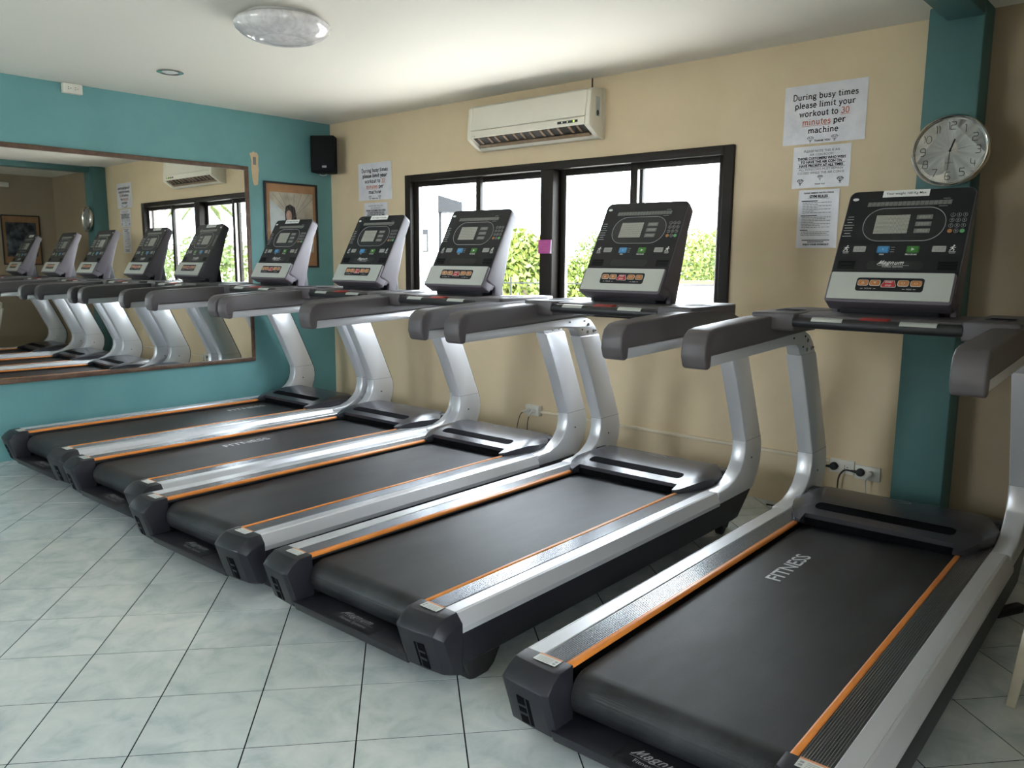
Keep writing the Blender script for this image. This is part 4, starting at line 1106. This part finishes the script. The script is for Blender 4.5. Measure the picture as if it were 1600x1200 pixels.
def aircon_sheet(x0, x1, z0, z1, label):
    m, w, h = sheet('air_con_notice', x0, x1, z0, z1, label, 'notices taped to the beige wall')
    li = MB(); mb = MB(); y = h/2-.026; dy = .0182
    rows = [('PLEASE NOTE THIS IS AN', 0), ('AIR CON ROOM', 0), ('THOSE CUSTOMERS WHO WISH', 1), ('TO HAVE THE AIR CON ON', 1), ('HAVE PRIORITY AT ALL TIMES', 1), ('ALL WINDOWS MUST REMAIN', 0), ('CLOSED WHILE THE AIR CON IS', 0), ('ON', 0)]
    for tx, b in rows:
        text_into(mb if b else li, tx, .0168 if b else .0165, SUR @ T(0, y, 0), bold=.0006 if b else 0.0)
        if b: stroke(mb, [(-.122, y-.0082), (.122, y-.0082)], .0012, SUR)
        y -= dy
    text_into(mb, 'THANK YOU', .009, SUR @ T(0, -h/2+.018, 0), bold=.0002)
    diamond(mb, -w/2+.045, -h/2+.032, .017, SUR); diamond(mb, w/2-.045, -h/2+.036, .017, SUR)
    obj('lettering', mb, M_INK, m, fix=False); obj('light_lettering', li, M_INKG, m, fix=False)
    dm = MB(); diamond(dm, 0, -h/2+.050, .014, SUR); obj('ornament', dm, M_GREYP, m, fix=False)
    return m
def rules_sheet(x0, x1, z0, z1, label):
    m, w, h = sheet('gym_rules_notice', x0, x1, z0, z1, label, 'notices taped to the beige wall')
    mb = MB(); y = h/2-.017
    text_into(mb, 'PLEASE OBSERVE THE FOLLOWING', .0098, SUR @ T(0, y, 0), bold=.0003); y -= .018
    text_into(mb, 'GYM RULES', .0185, SUR @ T(0, y, 0), bold=.0007); stroke(mb, [(-.056, y-.0095), (.056, y-.0095)], .0012, SUR); y -= .022
    rnd = random.Random(3); body = MB()
    for blk in (7, 7, 3):
        stroke(mb, [(-w/2+.018, y), (-w/2+.018+(.085 if blk == 7 else .04), y)], .0042, SUR); y -= .0088
        for k in range(blk):
            x = -w/2+.024; end = x+(.150 if k % 2 == 0 else rnd.uniform(.03, .14))
            while x < end:
                l_ = rnd.uniform(.006, .02); stroke(body, [(x, y), (min(x+l_, end), y)], .0028, SUR); x += l_+.003
            y -= .0085
        y -= .006
    text_into(mb, 'ENJOY YOUR WORKOUT', .0118, SUR @ T(0, -h/2+.018, 0), bold=.0005)
    stroke(mb, [(-.075, -h/2+.040), (.07, -h/2+.040)], .0042, SUR); stroke(mb, [(-.045, -h/2+.031), (.04, -h/2+.031)], .0042, SUR)
    obj('lettering', mb, M_INK, m, fix=False); obj('body_text', body, M_INKG, m, fix=False)
    return m
busy_sheet(3.983, 4.402, 1.927, 2.221, 'large busy times notice on the beige wall next to the wall clock')
aircon_sheet(4.046, 4.341, 1.704, 1.914, 'air con room notice below the busy times notice near the clock')
rules_sheet(4.087, 4.298, 1.397, 1.694, 'tall narrow gym rules notice, lowest of three sheets near the clock')
busy_sheet(.380, .800, 1.793, 2.087, 'large busy times notice on the beige wall beside the corner speaker')
aircon_sheet(.450, .745, 1.563, 1.773, 'air con room notice below the busy times notice near the speaker')

# pink sticky note on the window post
m = empty('sticky_note', (2.386, -.0235, 1.412)); m.rotation_euler = (PI/2, 0, 0); tag(m, 'pink sticky note on the dark centre post of the window', 'note')
obj('paper', MB().box(-.056, .056, -.045, .045, 0, .0008), M_PINK, m)
obj('folded_corner', MB().prism([(.056, .045), (.056, -.045), (.044, -.045)], .0008, .003, 'z'), M_PAPER, m)
mb = MB(); rnd = random.Random(5)
for k in range(4): stroke(mb, [(-.04, .028-.018*k), (-.04+rnd.uniform(.03, .07), .027-.018*k)], .002, T(0, 0, .001))
obj('scribble', mb, M_INKR, m, fix=False)

def build_speaker():
    m = empty('wall_speaker', (.115, -.135, 2.02)); m.rotation_euler = (0, 0, math.radians(38))
    tag(m, 'black loudspeaker mounted high in the corner', 'speaker')
    out = [(-.10, -.085), (.10, -.085), (.085, .05), (.05, .075), (-.05, .075), (-.085, .05)]
    obj('cabinet', MB().prism(out, 0, .295, 'z'), M_SPK, m, bevel=.008)
    obj('grille', MB().box(-.088, .088, -.091, -.085, .012, .283), M_SPK, m, bevel=.004)
    obj('badge', MB().box(-.002, .034, -.0925, -.091, .038, .054), M_GREYP, m)
    obj('wall_bracket', MB().box(-.02, .02, .070, .115, .12, .17), M_SPK, m)
    obj('cable_loop', MB().tube([(-.03+.03*math.cos(PI*k/8), .03, -.0-.014*math.sin(PI*k/8)) for k in range(9)], .0025, 6), M_WCORD, m)
build_speaker()

def socket_box(name, loc, rot, w, h, d, label, group, pins=2):
    m = empty(name, loc); m.rotation_euler = rot; tag(m, label, 'socket', group)
    obj('back_box', MB().box(-w/2, w/2, -h/2, h/2, 0, d*.75), M_PLATE, m, bevel=.003)
    fp = obj('face_plate', MB().box(-w/2, w/2, -h/2, h/2, d*.75, d), M_PLATE, m, bevel=.002)
    for k in range(pins):
        x = (k-(pins-1)/2)*w*.36
        obj('outlet_insert', MB().box(x-.017, x+.017, -.017, .017, d, d+.0015), M_PLATE, fp)
        mb = MB()
        for (a, b) in ((-.007, .006), (-.007, -.006), (.007, 0)): mb.prism(circle(.0028, 8, x+a, b), d+.0015, d+.002, 'z')
        obj('pin_holes', mb, M_VOID, fp)
    return m
socket_box('power_socket', (0, -2.045, 2.405), (PI/2, 0, PI/2), .118, .062, .042, 'white double power socket just under the ceiling above the mirror', None)
socket_box('power_socket', (4.410, 0, .268), (PI/2, 0, 0), .125, .072, .016, 'white wall socket next to the teal column with one black plug', 'low wall sockets')
socket_box('power_socket', (4.540, 0, .255), (PI/2, 0, 0), .125, .072, .016, 'white wall socket next to the teal column holding black and white plugs', 'low wall sockets')
socket_box('power_socket', (2.305, 0, .295), (PI/2, 0, 0), .120, .070, .040, 'white surface socket on the conduit, holding two white plugs', 'low wall sockets')
socket_box('junction_box', (ROOM_W, -.62, 2.30), (PI/2, 0, -PI/2), .14, .06, .04, 'white junction box high on the right wall, seen in the mirror', None, pins=0)

def smooth_path(pts, n=6):
    P = [Vector(p) for p in pts]; out = []
    for i in range(len(P)-1):
        p0, p1, p2, p3 = P[max(i-1, 0)], P[i], P[i+1], P[min(i+2, len(P)-1)]
        for k in range(n):
            t = k/n
            out.append(.5*((2*p1)+(p2-p0)*t+(2*p0-5*p1+4*p2-p3)*t*t+(-p0+3*p1-3*p2+p3)*t**3))
    out.append(P[-1]); return out
def plug(name, loc, cord, label, mat=M_RUBBER, r=.021, body=True):
    m = empty(name, loc); tag(m, label, 'plug', 'plugs in the wall sockets')
    obj('plug_head', MB().lathe([(r, .0), (r, .012), (r*.8, .024), (r*.4, .026)], 18, axis='y'), mat, m)
    L = [Vector(p)-Vector(loc) for p in cord]
    d = (L[0]-L[1]).normalized()
    obj('strain_relief', MB().tube([L[0], L[0]-d*.02, L[0]-d*.045], [.011, .008, .005], 10), mat, m)
    obj('cord', MB().tube(smooth_path(L), .0042 if mat is M_RUBBER else .003, 8), mat, m)
plug('power_plug', (4.372, -.0175, .266), [(4.372, -.032, .266), (4.33, -.034, .262), (4.27, -.03, .25), (4.22, -.04, .16), (4.18, -.06, .02), (4.05, -.10, .006)], 'black plug in the left socket beside the teal column')
plug('power_plug', (4.508, -.0175, .256), [(4.508, -.032, .256), (4.465, -.034, .258), (4.43, -.034, .255), (4.405, -.034, .215), (4.402, -.036, .15), (4.405, -.05, .03), (4.45, -.09, .006)], 'black plug with curving cord in the right socket beside the teal column')
plug('power_plug', (4.558, -.0175, .258), [(4.558, -.036, .258), (4.545, -.042, .235), (4.543, -.04, .19), (4.55, -.03, .11), (4.556, -.03, .02), (4.56, -.05, .004)], 'white plug with thin white cord next to the teal column', M_WCORD, .014)
plug('power_plug', (2.285, -.0415, .296), [(2.285, -.066, .296), (2.262, -.074, .29), (2.225, -.075, .25), (2.20, -.08, .15), (2.19, -.10, .02), (2.22, -.16, .006)], 'left white plug with dark cord in the conduit socket', M_WCORD, .015)
plug('power_plug', (2.328, -.0415, .296), [(2.328, -.066, .294), (2.315, -.074, .275), (2.30, -.075, .23), (2.295, -.08, .13), (2.30, -.10, .02), (2.33, -.16, .006)], 'right white plug with dark cord in the conduit socket', M_WCORD, .015)
for o in list(COL.objects):
    if o.name.startswith('cord') and o.parent and o.parent.get('label', '').endswith('conduit socket'): o.data.materials[0] = M_RUBBER

# conduit along the front wall and trunking on the left wall
c = obj('wall_conduit', MB().box(2.365, 4.347, -.024, -.0005, .279, .299), M_CREAM, bevel=.004); tag(c, 'cream cable conduit running along the beige wall between sockets', 'conduit')
c = obj('wall_trunking', MB().box(.0005, .022, -5.1, -2.66, .105, .155), M_CREAM, bevel=.004); tag(c, 'cream cable trunking low on the teal wall', 'conduit')

# power lead of the nearest machine, lying on the floor
def floor_lead():
    m = empty('power_lead', (5.33, -.80, 0)); tag(m, 'black power lead with connector lying on the floor behind the plastic chair', 'cable')
    obj('connector', MB().prism(rrect(.032, .15, .008, 3), .004, .034, 'z').xf(Matrix.Rotation(math.radians(-25), 4, 'Z')), M_RUBBER, m, bevel=.004)
    obj('cord', MB().tube(smooth_path([(.03, .07, .02), (.10, .13, .012), (.20, .10, .007), (.30, -.02, .006), (.33, -.18, .006), (.45, -.25, .006), (.62, -.20, .006)]), .005, 8), M_RUBBER, m)
    obj('mains_cord', MB().tube(smooth_path([(-.03, -.07, .02), (-.09, -.02, .008), (-.12, .12, .006), (-.10, .3, .006), (-.15, .5, .006)]), .005, 8), M_RUBBER, m)
floor_lead()
tag(obj('floor_cable', MB().tube(smooth_path([(4.17, -.62, .006), (4.23, -.45, .006), (4.30, -.36, .006), (4.40, -.30, .006), (4.45, -.12, .006)]), .005, 8), M_RUBBER), 'black cord on the floor between the two treadmills by the column', 'cable')

# cream plastic chair at the right, its back to the front wall
def build_chair():
    m = empty('plastic_chair', (5.745, -1.30, 0)); tag(m, 'cream plastic chair beside the treadmill at the column', 'chair')
    def leg(x0, y0, x1, y1, name='leg'):
        mb = MB(); n = 6
        sx = 1 if x0 > 0 else -1; sy = 1 if y0 > 0 else -1
        for k in range(n+1):
            t = k/n; x = x0+(x1-x0)*t; y = y0+(y1-y0)*t; z = .43*t
            w = .026+.016*t
            for (a, b) in ((0, 0), (-sx*w, 0), (-sx*w, -sy*.007), (-sx*.007, -sy*.007), (-sx*.007, -sy*w), (0, -sy*w)): mb.v.append((x+a, y+b, z))
        for k in range(n):
            for j in range(6):
                j2 = (j+1) % 6; mb.f.append((k*6+j, k*6+j2, (k+1)*6+j2, (k+1)*6+j)); mb.sm.append(False)
        mb.f.append(tuple(range(6))); mb.f.append(tuple(range(n*6, n*6+6))); mb.sm += [False, False]
        obj('leg', mb, M_CHAIR, m, bevel=.002)
    leg(-.285, -.24, -.245, -.215); leg(.285, -.24, .245, -.215); leg(-.245, .25, -.21, .20); leg(.245, .25, .21, .20)
    seat = MB()
    def sf(u, v):
        x = -.245+.49*u; y = -.225+.43*v
        return (x*(1-.10*v), y, .43-.018*math.sin(PI*u)*math.sin(PI*min(1, v*1.1))-.02*max(0, .12-v)/.12)
    seat.grid(sf, 12, 10); n0 = len(seat.v)
    seat.grid(lambda u, v: tuple(Vector(sf(u, 1-v))-Vector((0, 0, .012))), 12, 10)
    obj('seat', seat, M_CHAIR, m, fix=False)
    obj('apron', MB().box(-.24, .24, -.222, -.214, .37, .42), M_CHAIR, m)
    for s in (-1, 1): obj('apron', MB().box(min(s*.235, s*.243), max(s*.235, s*.243), -.21, .19, .37, .42), M_CHAIR, m)
    # backrest with vertical slots
    def bpt(x, z, off=0.0): return (x, .205+.085*(z-.43)/.37+.035*(1-(x/.25)**2)+off, z)
    def bar(x0, x1, z0, z1, nm='back_slat'):
        mb = MB(); mb.grid(lambda u, v: bpt(x0+(x1-x0)*u, z0+(z1-z0)*v), 6, 6); mb.grid(lambda u, v: bpt(x0+(x1-x0)*(1-u), z0+(z1-z0)*v, .010), 6, 6)
        obj(nm, mb, M_CHAIR, m, fix=False)
    for k in range(5): bar(-.17+.075*k, -.17+.075*k+.04, .43, .70)
    mb = MB(); top = lambda x: .79-.06*(x/.23)**4
    mb.grid(lambda u, v: bpt(-.23+.46*u, .69+(top(-.23+.46*u)-.69)*v), 16, 4); mb.grid(lambda u, v: bpt(.23-.46*u, .69+(top(.23-.46*u)-.69)*v, .012), 16, 4)
    obj('back_top', mb, M_CHAIR, m, fix=False)
    for s in (-1, 1):
        obj('back_post', MB().tube([bpt(s*.225, .40, .005), bpt(s*.23, .55, .005), bpt(s*.232, .72, .005)], .016, 10), M_CHAIR, m)
build_chair()

# ==================================================================== OUTSIDE
GZ = -3.4
tag(obj('outside_ground', MB().box(-60, 60, 0.6, 90, GZ-.3, GZ), M_OUTG), None, kind='structure')
tag(obj('outside_ground_side', MB().box(ROOM_W+.6, 60, ROOM_B-.6, 0.6, GZ-.3, GZ), M_OUTG), None, kind='structure')
tag(obj('outside_ground_rear', MB().box(-60, 60, -90, ROOM_B-.6, GZ-.3, GZ), M_OUTG), None, kind='structure')
def leaf_cloud(rng, blobs, n, size):
    """leaf quads scattered through overlapping ellipsoids"""
    vol = np.array([b[3]*b[4]*b[5] for b in blobs]); pr = vol**.8/np.sum(vol**.8)
    idx = rng.choice(len(blobs), n, p=pr); B = np.array(blobs)[idx]
    d = rng.normal(size=(n, 3)); d /= np.linalg.norm(d, axis=1)[:, None]
    r = rng.uniform(.55, 1.0, n)**.6
    c = B[:, :3]+d*r[:, None]*B[:, 3:6]
    a = rng.normal(size=(n, 3)); a /= np.linalg.norm(a, axis=1)[:, None]
    b = np.cross(a, rng.normal(size=(n, 3))); b /= np.linalg.norm(b, axis=1)[:, None]
    s = size*rng.uniform(.6, 1.3, n)[:, None]
    v = np.stack([c-a*s, c+b*s*.45, c+a*s, c-b*s*.45], 1).reshape(-1, 3)
    return v
def tree(x, y, top, rad, label, seed, mat, n=7000, leaf=.075, group='trees outside the window'):
    rng = np.random.default_rng(seed)
    m = empty('tree', (x, y, GZ)); tag(m, label, 'tree', group)
    h = top-GZ; zc = h-rad*.8
    blobs = [(0, 0, zc, rad*.75, rad*.75, rad*.7)]
    for k in range(9):
        a = rng.uniform(0, 2*PI); rr = rng.uniform(.3, .75)*rad; q = rng.uniform(.35, .55)*rad
        blobs.append((rr*math.cos(a), rr*math.sin(a), zc+rng.uniform(-.7, .55)*rad, q, q, q*.8))
    v = leaf_cloud(rng, blobs, n, leaf)
    me = bpy.data.meshes.new('foliage'); f = np.arange(len(v)).reshape(-1, 4)
    me.from_pydata(v.tolist(), [], f.tolist())
    link('foliage', me, mat, m)
    tk = MB(); tk.tube([(0, 0, 0), (.06, .03, zc*.4), (-.04, .05, zc*.75), (0, 0, zc)], [.16, .13, .10, .05], 8)
    for k in range(5):
        a = rng.uniform(0, 2*PI); q = rad*.6
        tk.tube([(0, 0, zc*.72), (q*.5*math.cos(a), q*.5*math.sin(a), zc*.9), (q*math.cos(a), q*math.sin(a), zc+rng.uniform(-.1, .4)*rad)], [.06, .04, .015], 6)
    obj('trunk', tk, M_BARK, m)
CAM = Vector((5.841, -4.225, 1.317))
def along(px, dist):
    yaw = -0.72692+math.atan((px-800)/1256.86)
    return CAM.x+dist*math.sin(yaw), CAM.y+dist*math.cos(yaw)
for (px, dist, top, rad, lab, mat) in (
    (818, 14.0, 1.85, 1.05, 'yellow-green leafy tree seen in the panes left of the window centre post', M_LEAF1),
    (884, 21.0, 1.35, 1.1, 'pale leafy tree just right of the window centre post', M_LEAF1),
    (936, 30.0, 2.6, 1.5, 'distant tree behind the console at the right-hand window panes', M_LEAF2),
    (1062, 22.0, 2.2, 1.7, 'leafy tree seen past the right edge of a treadmill console', M_LEAF1),
    (1125, 26.0, 2.6, 1.7, 'leafy tree outside at the right end of the window', M_LEAF1),
    (742, 33.0, .6, 1.1, 'low tree beyond the lattice tower outside', M_LEAF1)):
    x, y = along(px, dist); tree(x, y, top, rad, lab, int(px), mat)
for k, (x, y, top, rad) in enumerate(((13.5, 7.0, 2.0, 1.6), (17.0, 12.0, 2.6, 2.0), (12.0, 11.0, 1.4, 1.5), (21.0, 8.0, 2.2, 2.0))):
    tree(x, y, top, rad, ('tree with roof beside it, seen in the mirrored window', 'tall tree behind, seen in the mirrored window', 'low tree seen in the mirrored window', 'far tree seen at the edge of the mirrored window')[k], 50+k, M_LEAF2)
# white building, lattice tower, red roof, rails
def facing(px, dist):
    x, y = along(px, dist); return x, y, -(-0.72692+math.atan((px-800)/1256.86))
x, y, a = facing(640, 24)
b = empty('white_building', (x, y, GZ), a); tag(b, 'white rendered building outside behind the left window pane', 'building')
obj('wall', MB().box(-2.2, .75, 0, 6, 0, 8.2), M_OUTW, b)
wn_ = obj('window', MB().box(.05, .55, -.06, .02, 4.95, 5.6), M_OUTS, b); obj('pane', MB().box(.1, .5, -.08, -.06, 5.0, 5.45), M_OUTW, wn_)
obj('ledge', MB().box(-2.3, .85, -.15, 0, 2.6, 2.8), M_OUTW, b)
x, y, a = facing(701, 26)
b = empty('lattice_tower', (x, y, GZ), a); tag(b, 'grey steel tower with flat canopy outside the left window pane', 'tower')
for sx in (-.28, .28):
    for sy in (-.28, .28): obj('post', MB().box(sx-.045, sx+.045, sy-.045, sy+.045, 0, 6.2), M_OUTS, b)
obj('canopy', MB().prism([(-.34, 6.2), (.42, 6.2), (.42, 6.5), (-.34, 6.72)], -.4, .4, 'y'), M_OUTS, b)
for k in range(5): obj('cross_bar', MB().box(-.28, .28, -.31, -.25, 1.0+k*1.05, 1.06+k*1.05), M_OUTS, b)
x, y, a = facing(912, 34)
b = empty('red_roof_house', (x, y, GZ), a); tag(b, 'low house with dark red roof outside the window', 'house')
obj('wall', MB().box(-.9, 1.2, 0, 3, 0, 3.0), M_OUTW, b)
obj('roof', MB().prism([(-.2, 3.0), (1.5, 3.75), (3.2, 3.0)], -1.1, 1.4, 'x'), M_ROOFR, b)
x, y, a = facing(778, 15.5)
b = empty('orange_awning', (x, y, GZ), a); tag(b, 'orange awning outside behind the tree foliage', 'awning')
obj('cloth', MB().prism([(0, 3.2), (-.9, 2.9), (-.9, 2.85), (0, 3.15)], -.9, .9, 'x'), M_ORANGEB, b); obj('post', MB().box(-.88, -.84, -.88, -.84, 0, 2.88), M_OUTS, b); obj('post', MB().box(.84, .88, -.88, -.84, 0, 2.88), M_OUTS, b)
x, y, a = facing(1105, 14)
b = empty('boundary_wall', (x, y, GZ), a); tag(b, 'white boundary wall outside below the trees at the window right end', 'wall')
obj('wall', MB().box(-2.2, 1.6, 6.0, 6.2, 0, 4.2), M_OUTW, b); obj('coping', MB().box(-2.25, 1.65, 5.95, 6.25, 4.2, 4.28), M_ORANGEB, b)
x, y, a = facing(950, 11)
b = empty('balcony_rail', (x, y, GZ), a); tag(b, 'thin railing with posts outside the window', 'railing')
for z in (4.42, 4.15, 3.9): obj('rail', MB().box(-3.5, 3.0, -.008, .008, z-.008, z+.008), M_OUTS, b)
for k in range(7): obj('post', MB().box(-3.5+k*1.08-.012, -3.5+k*1.08+.012, -.012, .012, 0, 4.5 if k % 2 == 0 else 4.42), M_OUTS, b)
# house and palm seen only in the mirrored window
b = empty('brown_roof_house', (15.5, 10.0, GZ), math.radians(-50)); tag(b, 'house with brown pitched roof seen in the mirrored window', 'house')
obj('wall', MB().box(-2.5, 2.5, 0, 4, 0, 4.2), M_OUTW, b); obj('roof', MB().prism([(-.5, 4.2), (2, 5.4), (4.5, 4.2)], -2.9, 2.9, 'x'), M_BARK, b)
def palm(x, y, top):
    m = empty('palm_tree', (x, y, GZ)); tag(m, 'slender palm tree seen in the mirrored window', 'tree', 'trees outside the window')
    h = top-GZ
    obj('trunk', MB().tube([(0, 0, 0), (.1, 0, h*.5), (.05, .05, h)], [.12, .09, .07], 8), M_BARK, m)
    for k in range(14):
        a = 2*PI*k/14; mb = MB()
        pts = [Vector((.05+1.3*t*math.cos(a), .05+1.3*t*math.sin(a), h+.55*t-1.1*t*t)) for t in (0, .25, .5, .75, 1.0)]
        sd = Vector((-math.sin(a), math.cos(a), 0))
        for i, p in enumerate(pts):
            w = (.03, .11, .14, .10, .01)[i]
            mb.v += [tuple(p+sd*w-Vector((0, 0, w*.5))), tuple(p), tuple(p-sd*w-Vector((0, 0, w*.5)))]
        for i in range(4):
            for j in range(2): q = i*3+j; mb.f.append((q, q+1, q+4, q+3)); mb.sm.append(False)
        obj('frond', mb, M_LEAF2, m, fix=False)
palm(16.0, 7.0, 3.0)

# flat print and other marks too small to pick apart singly
for o in COL.objects:
    if o.parent and o.name.split('.')[0] in ('lettering', 'light_lettering', 'red_lettering', 'notice_lettering', 'belt_lettering', 'body_text', 'console_print', 'segments', 'key_symbols', 'numerals', 'ornament', 'speaker_grille', 'pin_holes', 'vent_bar', 'scribble', 'photo_rafters', 'foliage'):
        o['kind'] = 'stuff'
